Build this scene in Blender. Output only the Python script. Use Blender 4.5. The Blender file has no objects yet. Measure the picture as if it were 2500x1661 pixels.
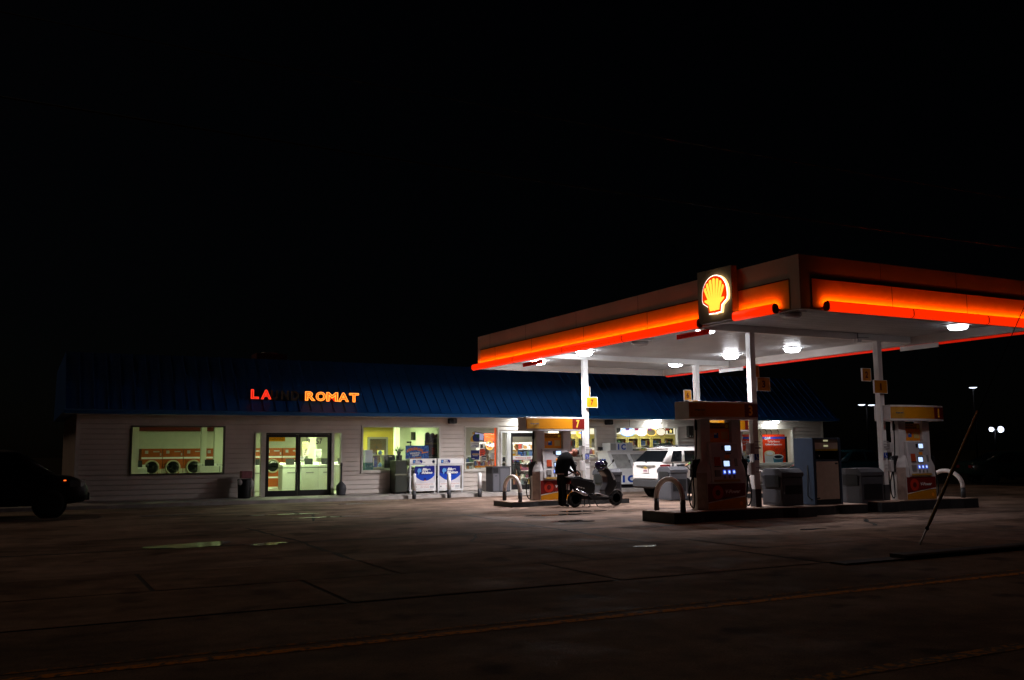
import bpy, bmesh, math, random
from mathutils import Vector, Matrix
random.seed(11)
SC = bpy.context.scene
COL = SC.collection
R_ = math.radians
V = Vector

# ------------------------------------------------------------------ materials
MATS = {}
def mat(name, col, rough=0.5, metal=0.0, var=0.0, vscale=6.0, bump=0.0, bscale=40.0, spec=None, coat=0.0, rvar=0.0):
    if name in MATS: return MATS[name]
    m = bpy.data.materials.new(name); m.use_nodes = True
    nt = m.node_tree; b = nt.nodes['Principled BSDF']
    b.inputs['Base Color'].default_value = (*col, 1); b.inputs['Roughness'].default_value = rough
    b.inputs['Metallic'].default_value = metal
    b.inputs['Specular IOR Level'].default_value = (.22 if metal < .3 else .5) if spec is None else spec
    if coat: b.inputs['Coat Weight'].default_value = coat
    if var or bump or rvar:
        tc = nt.nodes.new('ShaderNodeTexCoord')
        nz = nt.nodes.new('ShaderNodeTexNoise'); nz.inputs['Scale'].default_value = vscale; nz.inputs['Detail'].default_value = 6
        nt.links.new(tc.outputs['Object'], nz.inputs['Vector'])
        if var:
            rp = nt.nodes.new('ShaderNodeValToRGB')
            rp.color_ramp.elements[0].position = .3; rp.color_ramp.elements[1].position = .7
            rp.color_ramp.elements[0].color = (*[max(0, c*(1-var)) for c in col], 1)
            rp.color_ramp.elements[1].color = (*[min(1, c*(1+var*.6)) for c in col], 1)
            nt.links.new(nz.outputs['Fac'], rp.inputs['Fac']); nt.links.new(rp.outputs['Color'], b.inputs['Base Color'])
        if rvar:
            mr = nt.nodes.new('ShaderNodeMapRange'); mr.inputs['From Min'].default_value = .3; mr.inputs['From Max'].default_value = .7
            mr.inputs['To Min'].default_value = max(.03, rough-rvar); mr.inputs['To Max'].default_value = min(1, rough+rvar)
            nt.links.new(nz.outputs['Fac'], mr.inputs['Value']); nt.links.new(mr.outputs['Result'], b.inputs['Roughness'])
        if bump:
            n2 = nt.nodes.new('ShaderNodeTexNoise'); n2.inputs['Scale'].default_value = bscale; n2.inputs['Detail'].default_value = 8
            nt.links.new(tc.outputs['Object'], n2.inputs['Vector'])
            bp = nt.nodes.new('ShaderNodeBump'); bp.inputs['Strength'].default_value = bump; bp.inputs['Distance'].default_value = .02
            nt.links.new(n2.outputs['Fac'], bp.inputs['Height']); nt.links.new(bp.outputs['Normal'], b.inputs['Normal'])
    MATS[name] = m; return m

def glow(name, col, strength):
    if name in MATS: return MATS[name]
    m = bpy.data.materials.new(name); m.use_nodes = True
    b = m.node_tree.nodes['Principled BSDF']
    b.inputs['Base Color'].default_value = (*[min(.8, c*.6) for c in col], 1); b.inputs['Roughness'].default_value = .4
    b.inputs['Emission Color'].default_value = (*col, 1); b.inputs['Emission Strength'].default_value = strength
    MATS[name] = m; return m

def glass(name, tint=(1, 1, 1), refl=1.45):
    if name in MATS: return MATS[name]
    m = bpy.data.materials.new(name); m.use_nodes = True
    nt = m.node_tree; nt.nodes.clear()
    o = nt.nodes.new('ShaderNodeOutputMaterial'); mx = nt.nodes.new('ShaderNodeMixShader')
    t = nt.nodes.new('ShaderNodeBsdfTransparent'); t.inputs['Color'].default_value = (*tint, 1)
    g = nt.nodes.new('ShaderNodeBsdfGlossy'); g.inputs['Roughness'].default_value = .02
    ge = nt.nodes.new('ShaderNodeNewGeometry'); dt = nt.nodes.new('ShaderNodeVectorMath'); dt.operation = 'DOT_PRODUCT'
    nt.links.new(ge.outputs['Normal'], dt.inputs[0]); nt.links.new(ge.outputs['Incoming'], dt.inputs[1])
    def mth(op, a, b=None):
        n = nt.nodes.new('ShaderNodeMath'); n.operation = op
        for i, q in enumerate((a, b)):
            if q is None: continue
            if isinstance(q, (int, float)): n.inputs[i].default_value = q
            else: nt.links.new(q, n.inputs[i])
        return n.outputs[0]
    f0 = ((refl-1)/(refl+1))**2
    fr = mth('ADD', mth('MULTIPLY', mth('POWER', mth('SUBTRACT', 1.0, mth('ABSOLUTE', dt.outputs['Value'])), 5.0), 1-f0), f0)
    nt.links.new(fr, mx.inputs[0]); nt.links.new(t.outputs[0], mx.inputs[1]); nt.links.new(g.outputs[0], mx.inputs[2])
    nt.links.new(mx.outputs[0], o.inputs[0]); MATS[name] = m; return m

def paper(name, col):
    if name in MATS: return MATS[name]
    m = bpy.data.materials.new(name); m.use_nodes = True; nt = m.node_tree; nt.nodes.clear()
    o = nt.nodes.new('ShaderNodeOutputMaterial'); mx = nt.nodes.new('ShaderNodeMixShader'); mx.inputs[0].default_value = .65
    d = nt.nodes.new('ShaderNodeBsdfDiffuse'); t = nt.nodes.new('ShaderNodeBsdfTranslucent')
    for n in (d, t): n.inputs['Color'].default_value = (*col, 1)
    nt.links.new(d.outputs[0], mx.inputs[1]); nt.links.new(t.outputs[0], mx.inputs[2]); nt.links.new(mx.outputs[0], o.inputs[0]); MATS[name] = m; return m

# ------------------------------------------------------------------ mesh builder
class MB:
    def __init__(s): s.bm = bmesh.new()
    def _f(s, vs, m=0, smooth=False):
        try: f = s.bm.faces.new(vs)
        except ValueError: return None
        f.material_index = m; f.smooth = smooth; return f
    def box(s, x0, y0, z0, x1, y1, z1, m=0, M=None):
        p = [(x0,y0,z0),(x1,y0,z0),(x1,y1,z0),(x0,y1,z0),(x0,y0,z1),(x1,y0,z1),(x1,y1,z1),(x0,y1,z1)]
        if M is not None: p = [M @ V(q) for q in p]
        v = [s.bm.verts.new(q) for q in p]
        for q in ((3,2,1,0),(4,5,6,7),(0,1,5,4),(1,2,6,5),(2,3,7,6),(3,0,4,7)): s._f([v[i] for i in q], m)
        return s
    def quad(s, a, b, c, d, m=0):
        s._f([s.bm.verts.new(q) for q in (a, b, c, d)], m); return s
    def loft(s, rings, m=0, smooth=True, cap=True, closed=True):
        rs = [[s.bm.verts.new(q) for q in r] for r in rings]; n = len(rs[0])
        for a, b in zip(rs, rs[1:]):
            for i in range(n if closed else n-1):
                j = (i+1) % n; s._f([a[i], a[j], b[j], b[i]], m, smooth)
        if cap and closed:
            s._f(rs[0][::-1], m); s._f(rs[-1], m)
        return s
    def cyl(s, a, b, r, r2=None, n=16, m=0, smooth=True, cap=True):
        a, b = V(a), V(b); r2 = r if r2 is None else r2
        d = (b-a).normalized(); u = d.orthogonal().normalized(); w = d.cross(u)
        ring = lambda c, r: [c + (u*math.cos(2*math.pi*i/n) + w*math.sin(2*math.pi*i/n))*r for i in range(n)]
        return s.loft([ring(a, r), ring(b, r2)], m, smooth, cap)
    def tube(s, pts, r, n=8, m=0):
        pts = [V(p) for p in pts]; rings = []; u = None
        for i, p in enumerate(pts):
            d = (pts[min(i+1, len(pts)-1)] - pts[max(i-1, 0)]).normalized()
            if u is None: u = d.orthogonal().normalized()
            u = (u - d*u.dot(d)).normalized(); w = d.cross(u)
            rr = r[i] if isinstance(r, (list, tuple)) else r
            rings.append([p + (u*math.cos(2*math.pi*k/n) + w*math.sin(2*math.pi*k/n))*rr for k in range(n)])
        return s.loft(rings, m, True)
    def lathe(s, prof, c=(0,0,0), n=24, m=0, ax='z'):
        rings = []
        for r, h in prof:
            ring = []
            for i in range(n):
                t = 2*math.pi*i/n; x, y = math.cos(t)*r, math.sin(t)*r
                q = {'z': (x, y, h), 'y': (x, h, -y), 'x': (h, x, y)}[ax]
                ring.append(V(q)+V(c))
            rings.append(ring)
        return s.loft(rings, m, True)
    def prism(s, pts, ax, a, b, m=0, smooth=False):
        f = {'x': lambda p, h: (h, p[0], p[1]), 'y': lambda p, h: (p[0], h, p[1]), 'z': lambda p, h: (p[0], p[1], h)}[ax]
        return s.loft([[f(p, a) for p in pts], [f(p, b) for p in pts]], m, smooth)
    def ball(s, c, rx, ry=None, rz=None, n=16, m=0, M=None):
        ry = rx if ry is None else ry; rz = rx if rz is None else rz
        T = Matrix.Translation(c) @ (M if M is not None else Matrix.Identity(4)) @ Matrix.Diagonal((rx, ry, rz, 1))
        r = bmesh.ops.create_uvsphere(s.bm, u_segments=n, v_segments=max(6, n//2), radius=1, matrix=T)
        for v in r['verts']:
            for f in v.link_faces: f.material_index = m; f.smooth = True
        return s
    def mesh(s, me, m=0):
        s.bm.from_mesh(me); return s
    def build(s, name, mats, parent=None, W=True, bevel=0, seg=2, sub=0, loc=None, ang=30):
        bm = s.bm
        if bevel:
            bmesh.ops.remove_doubles(bm, verts=bm.verts, dist=1e-5)
            bmesh.ops.recalc_face_normals(bm, faces=bm.faces)
            es = [e for e in bm.edges if len(e.link_faces) == 2 and e.calc_face_angle(0) > R_(ang)]
            bmesh.ops.bevel(bm, geom=es, offset=bevel, segments=seg, affect='EDGES', profile=.6, clamp_overlap=True)
        bmesh.ops.recalc_face_normals(bm, faces=bm.faces)
        me = bpy.data.meshes.new(name)
        mats = mats if isinstance(mats, (list, tuple)) else [mats]
        for x in mats: me.materials.append(x)
        if W and parent is not None: bm.transform(wm(parent).inverted())
        if W and parent is None and loc is not None: bm.transform(Matrix.Translation(-V(loc)))
        bm.to_mesh(me); bm.free()
        o = bpy.data.objects.new(name, me); COL.objects.link(o); o.parent = parent
        if loc is not None: o.location = loc
        if sub:
            md = o.modifiers.new('smooth', 'SUBSURF'); md.levels = md.render_levels = sub
        return o

def wm(o):
    M = Matrix.Identity(4)
    while o is not None:
        L = Matrix.LocRotScale(o.location, o.rotation_euler, o.scale); M = L @ M; o = o.parent
    return M
def tag(o, label=None, cat=None, group=None, kind=None):
    if label: o['label'] = label
    if cat: o['category'] = cat
    if group: o['group'] = group
    if kind: o['kind'] = kind
    return o
def thing(name, label, cat, loc=(0,0,0), rz=0, group=None):
    o = bpy.data.objects.new(name, None); COL.objects.link(o); o.empty_display_size = .2
    o.location = loc; o.rotation_euler = (0, 0, rz); return tag(o, label, cat, group)
KIDS = None
def copy_tree(o, parent=None):
    c = o.copy(); COL.objects.link(c); c.parent = parent
    for ch in [k for k in list(COL.objects) if k.parent == o]: copy_tree(ch, c)
    return c
def dup(o, loc, rz=None, label=None):
    c = copy_tree(o); c.location = loc
    if rz is not None: c.rotation_euler = (0, 0, rz)
    if label: c['label'] = label
    return c

# ------------------------------------------------------------------ lettering
def text_mesh(s, ext=.003, bold=0.0, shear=0.0, tube=0.0, space=1.0, align='LEFT', line=1.0):
    cu = bpy.data.curves.new('t', 'FONT'); cu.body = s; cu.size = 1; cu.shear = shear; cu.space_character = space
    cu.align_x = align; cu.space_line = line; cu.resolution_u = 4
    if tube:
        cu.fill_mode = 'NONE'; cu.bevel_depth = tube; cu.bevel_resolution = 1; cu.offset = bold
    else:
        cu.extrude = ext; cu.offset = bold
    o = bpy.data.objects.new('t', cu); COL.objects.link(o)
    dg = bpy.context.evaluated_depsgraph_get()
    me = bpy.data.meshes.new_from_object(o.evaluated_get(dg))
    bpy.data.objects.remove(o); bpy.data.curves.remove(cu); return me
FRONT = (V((1,0,0)), V((0,0,1)), V((0,-1,0)))       # faces the road
SIDE = (V((0,-1,0)), V((0,0,1)), V((-1,0,0)))       # faces the west end
def lettering(s, name, m, parent, O, w, h, face=FRONT, depth=.006, bold=.02, shear=0.0, tube=0.0, arc=0.0, space=1.0, rot=0.0, align='LEFT', keep=False, line=1.0):
    """text stretched into a w x h box whose lower left corner is O on the face plane"""
    me = text_mesh(s, .5 if not tube else 0, bold, shear, tube, space, align, line)
    xs = [v.co.x for v in me.vertices]; ys = [v.co.y for v in me.vertices]; zs = [v.co.z for v in me.vertices]
    x0, x1, y0, y1 = min(xs), max(xs), min(ys), max(ys); dz = max(max(zs)-min(zs), 1e-6)
    sx, sy = w/max(x1-x0, 1e-6), h/max(y1-y0, 1e-6)
    if keep: sx = sy = min(sx, sy)
    Rv, U, N = face; O = V(O); cr, sr = math.cos(rot), math.sin(rot)
    for v in me.vertices:
        a = (v.co.x-x0)*sx; b = (v.co.y-y0)*sy; c = (v.co.z-min(zs))/dz*depth
        if arc: t = a/w*2-1; b += arc*(1-t*t)
        a, b = a*cr-b*sr, a*sr+b*cr
        v.co = O + Rv*a + U*b + N*c
    bm = bmesh.new(); bm.from_mesh(me); bpy.data.meshes.remove(me)
    for f in bm.faces: f.material_index = 0
    if Rv.cross(U).dot(N) < 0: bmesh.ops.reverse_faces(bm, faces=bm.faces)
    if parent is not None: bm.transform(wm(parent).inverted())
    me = bpy.data.meshes.new(name); bm.to_mesh(me); bm.free(); me.materials.clear(); me.materials.append(m)
    o = bpy.data.objects.new(name, me); COL.objects.link(o); o.parent = parent
    return o

def arcpts(cx, cz, r, a0, a1, n): return [(cx+r*math.cos(R_(a0+(a1-a0)*i/n)), cz+r*math.sin(R_(a0+(a1-a0)*i/n))) for i in range(n+1)]
def rrect(x0, x1, z0, z1, r, n=4):
    return (arcpts(x1-r, z1-r, r, 0, 90, n)+arcpts(x0+r, z1-r, r, 90, 180, n)+arcpts(x0+r, z0+r, r, 180, 270, n)+arcpts(x1-r, z0+r, r, 270, 360, n))

# ------------------------------------------------------------------ palette
white = mat('white_paint', (.72,.71,.70), .45, var=.08, vscale=3)
white_metal = mat('white_metal', (.70,.70,.71), .38, var=.06, vscale=2)
siding_m = mat('vinyl_siding', (.60,.53,.48), .6, var=.12, vscale=1.3, bump=.05, bscale=60)
trim_m = mat('window_trim', (.62,.58,.53), .5, var=.08)
dark_frame = mat('dark_bronze_aluminium', (.015,.014,.016), .4, metal=.3)
black = mat('black_plastic', (.012,.012,.014), .45, var=.2)
gloss_black = mat('gloss_black_paint', (.005,.005,.006), .28, spec=.35)
rubber = mat('rubber', (.012,.012,.012), .8, var=.2)
grey_plastic = mat('grey_moulded_plastic', (.055,.055,.063), .55, var=.12, vscale=4)
chrome = mat('chrome', (.6,.6,.62), .18, metal=1)
steel = mat('galvanised_steel', (.32,.32,.33), .45, metal=.8, var=.15)
concrete = mat('concrete', (.30,.27,.25), .75, var=.3, vscale=2.2, bump=.25, bscale=25)
kerb_black = mat('black_kerb_paint', (.03,.03,.032), .55, var=.4, vscale=5, bump=.1)
yellow = mat('yellow_panel', (.48,.185,.004), .5, var=.03)
orange = mat('orange_panel', (.78,.26,.01), .4, var=.05)
red = mat('red_panel', (.15,.008,.006), .5, var=.06)
sign_red = mat('clearance_red', (.42,.02,.012), .45)
blue_roof = mat('blue_metal_roof', (.015,.115,.40), .45, metal=.0, var=.12, vscale=1.5)
blue_trim = mat('blue_gutter', (.009,.10,.30), .45, var=.1)
ink = mat('dark_ink', (.03,.02,.03), .6)
blue_ink = mat('blue_ink', (.01,.05,.35), .5)
pale = mat('pale_print', (.75,.72,.60), .6)
GLASS = glass('window_glass')
DARKGLASS = mat('tinted_glass', (.004,.005,.006), .10, spec=.3)
# ------------------------------------------------------------------ camera
cam_d = bpy.data.cameras.new('camera'); cam = bpy.data.objects.new('camera', cam_d); COL.objects.link(cam); SC.camera = cam
cam_d.sensor_width = 36; cam_d.lens = 32.894; cam_d.clip_end = 2000; cam_d.clip_start = .1
def cam_rot(pi, ro, ya):
    c, s = math.cos, math.sin
    Rz = Matrix(((c(ya), -s(ya), 0), (s(ya), c(ya), 0), (0, 0, 1)))
    B = Matrix(((1,0,0), (0,0,-1), (0,1,0)))
    Rp = Matrix(((1,0,0), (0,c(pi),s(pi)), (0,-s(pi),c(pi))))
    Rr = Matrix(((c(ro),-s(ro),0), (s(ro),c(ro),0), (0,0,1)))
    M = Rr @ Rp @ B @ Rz
    return Matrix((M[0], -M[1], -M[2])).transposed()
cam.rotation_euler = cam_rot(.118818, -.00835414, .480892521).to_euler(); cam.location = (0, 0, 1.6)

# ------------------------------------------------------------------ night sky, faint sky-glow sun
wd = bpy.data.worlds.new('World'); SC.world = wd; wd.use_nodes = True
wn = wd.node_tree; bg = wn.nodes['Background']
sky = wn.nodes.new('ShaderNodeTexSky'); sky.sky_type = 'NISHITA'; sky.sun_disc = False
sky.sun_elevation = R_(44); sky.sun_rotation = R_(-28); sky.altitude = 0
wn.links.new(sky.outputs[0], bg.inputs['Color']); bg.inputs['Strength'].default_value = .00012
sd = bpy.data.lights.new('town_glow', 'SUN'); sd.energy = .20; sd.angle = R_(12); sd.color = (1, .68, .47)
so = bpy.data.objects.new('town_glow', sd); COL.objects.link(so); so.rotation_euler = V((.33,-.63,-.70)).to_track_quat('-Z','Y').to_euler(); so.location = (0, -10, 20)
SC.view_settings.view_transform = 'Standard'; SC.view_settings.look = 'None'; SC.view_settings.exposure = 0; SC.view_settings.gamma = 1
SC.cycles.use_denoising = True
SC.cycles.max_bounces = 6; SC.cycles.diffuse_bounces = 3; SC.cycles.glossy_bounces = 3; SC.cycles.transparent_max_bounces = 12
SC.cycles.sample_clamp_indirect = 4; SC.cycles.caustics_reflective = False; SC.cycles.caustics_refractive = False

# ------------------------------------------------------------------ ground
def wet_ground(name, col, stain, rough, var, scale):
    m = bpy.data.materials.new(name); m.use_nodes = True; nt = m.node_tree; b = nt.nodes['Principled BSDF']; L = nt.links.new
    tc = nt.nodes.new('ShaderNodeTexCoord')
    def noise(sc, det=8, ro=.6, stretch=None):
        n = nt.nodes.new('ShaderNodeTexNoise'); n.inputs['Scale'].default_value = sc; n.inputs['Detail'].default_value = det; n.inputs['Roughness'].default_value = ro
        if stretch:
            mp = nt.nodes.new('ShaderNodeMapping'); mp.inputs['Scale'].default_value = stretch; L(tc.outputs['Object'], mp.inputs['Vector']); L(mp.outputs['Vector'], n.inputs['Vector'])
        else: L(tc.outputs['Object'], n.inputs['Vector'])
        return n
    def ramp(src, p0, c0, p1, c1):
        r = nt.nodes.new('ShaderNodeValToRGB'); r.color_ramp.elements[0].position = p0; r.color_ramp.elements[1].position = p1
        r.color_ramp.elements[0].color = (*c0, 1); r.color_ramp.elements[1].color = (*c1, 1); L(src, r.inputs['Fac']); return r.outputs['Color']
    def mul(a_, b_, f=1.0, mode='MULTIPLY'):
        x = nt.nodes.new('ShaderNodeMix'); x.data_type = 'RGBA'; x.blend_type = mode; x.inputs['Factor'].default_value = f; L(a_, x.inputs['A']); L(b_, x.inputs['B']); return x.outputs['Result']
    base = ramp(noise(scale).outputs['Fac'], .30, [c*(1-var) for c in col], .70, [c*(1+var) for c in col])
    worn = ramp(noise(.35, 6, .55, (1, 1.8, 1)).outputs['Fac'], .40, (stain, stain, stain*.95), .58, (1, 1, 1))
    oil = ramp(noise(1.3, 3, .4).outputs['Fac'], .30, (.35, .33, .32), .40, (1, 1, 1))
    grit = ramp(noise(70, 3, .7).outputs['Fac'], .34, (.45, .45, .45), .66, (1.0, .97, .94))
    b_ = mul(mul(mul(base, worn), oil, .8), grit, .9)
    L(b_, b.inputs['Base Color'])
    mr = nt.nodes.new('ShaderNodeMapRange'); mr.inputs['From Min'].default_value = .35; mr.inputs['From Max'].default_value = .5
    mr.inputs['To Min'].default_value = rough-.22; mr.inputs['To Max'].default_value = rough
    L(noise(.8, 7, .6).outputs['Fac'], mr.inputs['Value']); L(mr.outputs['Result'], b.inputs['Roughness'])
    bp = nt.nodes.new('ShaderNodeBump'); bp.inputs['Strength'].default_value = .4; bp.inputs['Distance'].default_value = .015
    L(noise(45, 6).outputs['Fac'], bp.inputs['Height']); L(bp.outputs['Normal'], b.inputs['Normal'])
    b.inputs['Specular IOR Level'].default_value = .06
    return m
lot_m = wet_ground('wet_worn_lot', (.265,.185,.148), .50, .92, .35, 1.6)
apron_m = wet_ground('wet_apron_concrete', (.185,.122,.088), .58, .95, .35, 2.2)
road_m = wet_ground('damp_road_asphalt', (.135,.092,.066), .62, .95, .3, 2.6)
def sheet(name, x0, y0, x1, y1, z, m):
    return tag(MB().quad((x0,y0,z),(x1,y0,z),(x1,y1,z),(x0,y1,z)).build(name, m), kind='structure')
sheet('ground', -400, -300, 600, 700, -.012, mat('unlit_ground', (.016,.015,.010), .95, var=.4, vscale=1.5, spec=.03))  # darkness of the unlit land beyond the lot is put into this colour
sheet('station_lot', -2.2, 13.85, 37, 47, -.004, lot_m)
sheet('road', -200, -9, 300, 9.95, -.004, road_m)
# concrete apron slabs with open joints (dark filler lies in the joints below)
jt = mat('joint_filler', (.012,.011,.010), .8)
sheet('joint_filler_strip', -2.2, 9.95, 37, 13.86, -.008, jt)
ap = MB(); rnd = random.Random(4)
for (ya, yb, off) in ((10.0, 11.98, 6.7-3.48*20), (12.02, 13.80, 4.55-3.1*20)):
    step = 3.48 if ya < 11 else 3.1; x = off
    while x < 36:
        if x < -2.5: x += step; continue
        j = rnd.uniform(.02, .05)
        ap.quad((x+j, ya, rnd.uniform(0,.004)), (x+step-j, ya, rnd.uniform(0,.004)), (x+step-j, yb, rnd.uniform(0,.004)), (x+j, yb, rnd.uniform(0,.004))); x += step
tag(ap.build('apron_pavement', apron_m), kind='structure')
# cracks and sealed joints in the lot
ck = MB()
def crack(pts, w):
    P = []
    for (a, b) in zip(pts, pts[1:]):
        n = max(2, int(math.dist(a, b)/.35))
        for i in range(n): P.append((a[0]+(b[0]-a[0])*i/n+rnd.uniform(-.035,.035), a[1]+(b[1]-a[1])*i/n+rnd.uniform(-.05,.05)))
    P.append(pts[-1])
    for a, b in zip(P, P[1:]):
        d = V((b[0]-a[0], b[1]-a[1])).normalized(); nn = V((-d.y, d.x))*w*rnd.uniform(.5,1.2)
        ck.quad((a[0]-nn.x,a[1]-nn.y,.0), (b[0]-nn.x,b[1]-nn.y,.0), (b[0]+nn.x,b[1]+nn.y,.0), (a[0]+nn.x,a[1]+nn.y,.0))
crack([(4.55,13.9),(4.58,17.3),(4.4,21)], .05); crack([(-4,17.4),(4.6,17.2),(9,16.9),(12.6,16.6)], .075)
crack([(9.8,13.9),(9.9,17.0),(10.2,22.5)], .05); crack([(5,22.4),(12.4,22.0),(17,21.3),(30,20.8)], .07)
crack([(11.3,20.4),(12.5,18.4),(12.9,17.0)], .022); crack([(16,14.2),(17.2,15.6),(22,15.3),(30,15.6)], .05); crack([(2,26.6),(9,26.2),(12.4,25.8)], .03)
crack([(6.2,22.2),(6.9,24.6),(6.5,27.5)], .045); crack([(13.2,14.0),(13.6,16.3)], .04); crack([(1.2,19.6),(5.6,19.9),(9.9,19.4)], .04); crack([(7.6,14.1),(7.3,15.6),(8.0,16.9)], .035); crack([(18.5,22.6),(18.2,24.0),(17.6,29.0)], .04); crack([(9.6,28.4),(12.2,28.0),(16.0,28.6)], .035)
tag(ck.build('asphalt_cracks', jt), kind='structure')
# yellow lane lines, worn
def worn(name, col, thr):
    m = bpy.data.materials.new(name); m.use_nodes = True; nt = m.node_tree; b = nt.nodes['Principled BSDF']; L = nt.links.new
    tc = nt.nodes.new('ShaderNodeTexCoord'); n = nt.nodes.new('ShaderNodeTexNoise'); n.inputs['Scale'].default_value = 14; n.inputs['Detail'].default_value = 8
    L(tc.outputs['Object'], n.inputs['Vector'])
    r = nt.nodes.new('ShaderNodeValToRGB'); r.color_ramp.elements[0].position = thr-.06; r.color_ramp.elements[1].position = thr+.05
    r.color_ramp.elements[0].color = (.06,.052,.045,1); r.color_ramp.elements[1].color = (*col, 1)
    L(n.outputs['Fac'], r.inputs['Fac']); L(r.outputs['Color'], b.inputs['Base Color']); b.inputs['Roughness'].default_value = .9; b.inputs['Specular IOR Level'].default_value = .05; return m
ylw = worn('worn_yellow_line', (.34,.125,.008), .46); ylw3 = worn('faint_yellow_line', (.20,.085,.012), .53); ylw2 = worn('very_worn_yellow_line', (.24,.11,.015), .53)
ln = MB(); ln.quad((-60,7.80,0),(120,7.80,0),(120,7.93,0),(-60,7.93,0)); l2 = MB(); l2.quad((-60,8.06,0),(120,8.06,0),(120,8.14,0),(-60,8.14,0)); tag(l2.build('lane_line', ylw3), kind='structure')
tag(ln.build('lane_line', ylw), kind='structure')
tag(MB().quad((-60,4.98,0),(120,4.98,0),(120,5.14,0),(-60,5.14,0)).build('lane_line', ylw2), kind='structure')
# low roadside kerb and verge east of the drive entrance
kb = MB()
kb.prism([(9.62,0),(9.62,.05),(9.66,.07),(9.9,.07),(9.9,0)], 'x', 11.4, 60)
kb.prism([(9.62,0),(9.9,0),(9.9,.02),(9.62,.02)], 'x', 10.2, 11.4)
tag(kb.build('roadside_kerb', mat('dirty_kerb', (.02,.018,.016), .8, var=.3)), kind='structure')
# standing rain water
water = mat('rain_water', (.010,.010,.010), .12, spec=.10)
pd = MB()
def puddle(cx, cy, rx, ry, seed, n=40):
    r = random.Random(seed); ph = [r.uniform(0, 6.28) for _ in range(5)]
    P = []
    for i in range(n):
        t = 2*math.pi*i/n; k = 1 + .22*math.sin(2*t+ph[0]) + .16*math.sin(3*t+ph[1]) + .10*math.sin(5*t+ph[2]) + .06*math.sin(9*t+ph[3])
        P.append((cx+rx*k*math.cos(t), cy+ry*k*math.sin(t), .006))
    pd._f([pd.bm.verts.new(q) for q in P])
for a in ((2.75,17.6,.62,.5,1),(3.95,17.1,.35,.22,2),(6.2,25.1,.9,.2,3),(3.6,26.5,.7,.25,4),(11.3,18.75,.5,.25,5),(9.4,13.2,.30,.10,6),(14.2,14.2,.3,.08,7),(12.2,20.8,.8,.2,8),(13.4,21.7,.6,.3,9),(9.5,28.9,.7,.2,10),(7.0,23.4,.8,.18,12)): puddle(*a)
tag(pd.build('puddle_water', water), kind='structure')
# sidewalk along the shop front, painted yellow ramp at the shop door
sw = MB(); sw.prism([(30.95,-.01),(30.97,.10),(31.02,.12),(33.05,.12),(33.05,-.01)], 'x', -.5, 36)
tag(sw.build('sidewalk', concrete), kind='structure')
rm = MB(); rm.prism([(16.9,29.7),(18.9,29.7),(18.5,30.93),(17.2,30.93)], 'z', 0, .012)
tag(rm.build('ramp_marking', mat('worn_yellow_ramp', (.55,.36,.05), .6, var=.3, vscale=4)), kind='structure')

# ------------------------------------------------------------------ shop building
YF = 33.0; ZG = .12
bld = thing('store_building', 'long low shop building with pale lap siding, lit windows and blue metal roof', 'building', (17.5, 33, 0))
HOLES = [(3.14,6.14,.94,2.55), (7.13,10.25,ZG,2.36), (10.97,14.10,.91,2.60), (15.09,16.57,.90,2.60), (16.66,18.62,ZG,2.40), (18.75,21.15,1.30,2.59), (22.03,25.33,.95,2.62), (28.35,32.0,.93,2.61)]
X0, X1, ZT = 1.55, 33.86, 2.92
wl = MB()
# lap siding, each board a wedge that overlaps the one below
nb = 17; ex = (ZT-ZG)/nb
for i in range(nb):
    za, zb = ZG+i*ex, ZG+(i+1)*ex
    cuts = sorted({za, zb, *[h[k] for h in HOLES for k in (2,3) if za < h[k] < zb]})
    for ca, cb in zip(cuts, cuts[1:]):
        mid = (ca+cb)/2; x = X0; segs = []
        for h in sorted(HOLES):
            if h[2] < mid < h[3]: segs.append((x, h[0])); x = h[1]
        segs.append((x, X1))
        g_ = max(ca, min(cb, za+.030)); ya, yb = YF-.040+.037*(g_-za)/ex, YF-.040+.037*(cb-za)/ex
        for a, b in segs:
            wl.quad((a,ya,g_),(b,ya,g_),(b,yb,cb),(a,yb,cb))
            if ca == za: wl.quad((a,YF,g_),(b,YF,g_),(b,ya,g_),(a,ya,g_))
# structural wall behind the boards
xs = sorted({X0, X1, *[h[k] for h in HOLES for k in (0,1)]})
for a, b in zip(xs, xs[1:]):
    mid = (a+b)/2; hs = [h for h in HOLES if h[0] < mid < h[1]]
    if not hs: wl.box(a, YF, ZG, b, YF+.14, ZT+.1)
    else:
        h = hs[0]
        if h[2] > ZG+.01: wl.box(a, YF, ZG, b, YF+.14, h[2])
        wl.box(a, YF, h[3], b, YF+.14, ZT+.1)
wl.box(X0, YF+.14, ZG, X0+.14, 44, ZT+.1); wl.box(X1-.14, YF+.14, ZG, X1, 44, ZT+.1); wl.box(X0, 44, ZG, X1, 44.14, ZT+.1)
wl.build('wall', siding_m, bld)
for a, b in ((X0-.04,X0+.07),(X1-.07,X1+.04)): MB().box(a, YF-.06, ZG, b, YF-.042, ZT).build('corner_trim', trim_m, bld)
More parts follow.
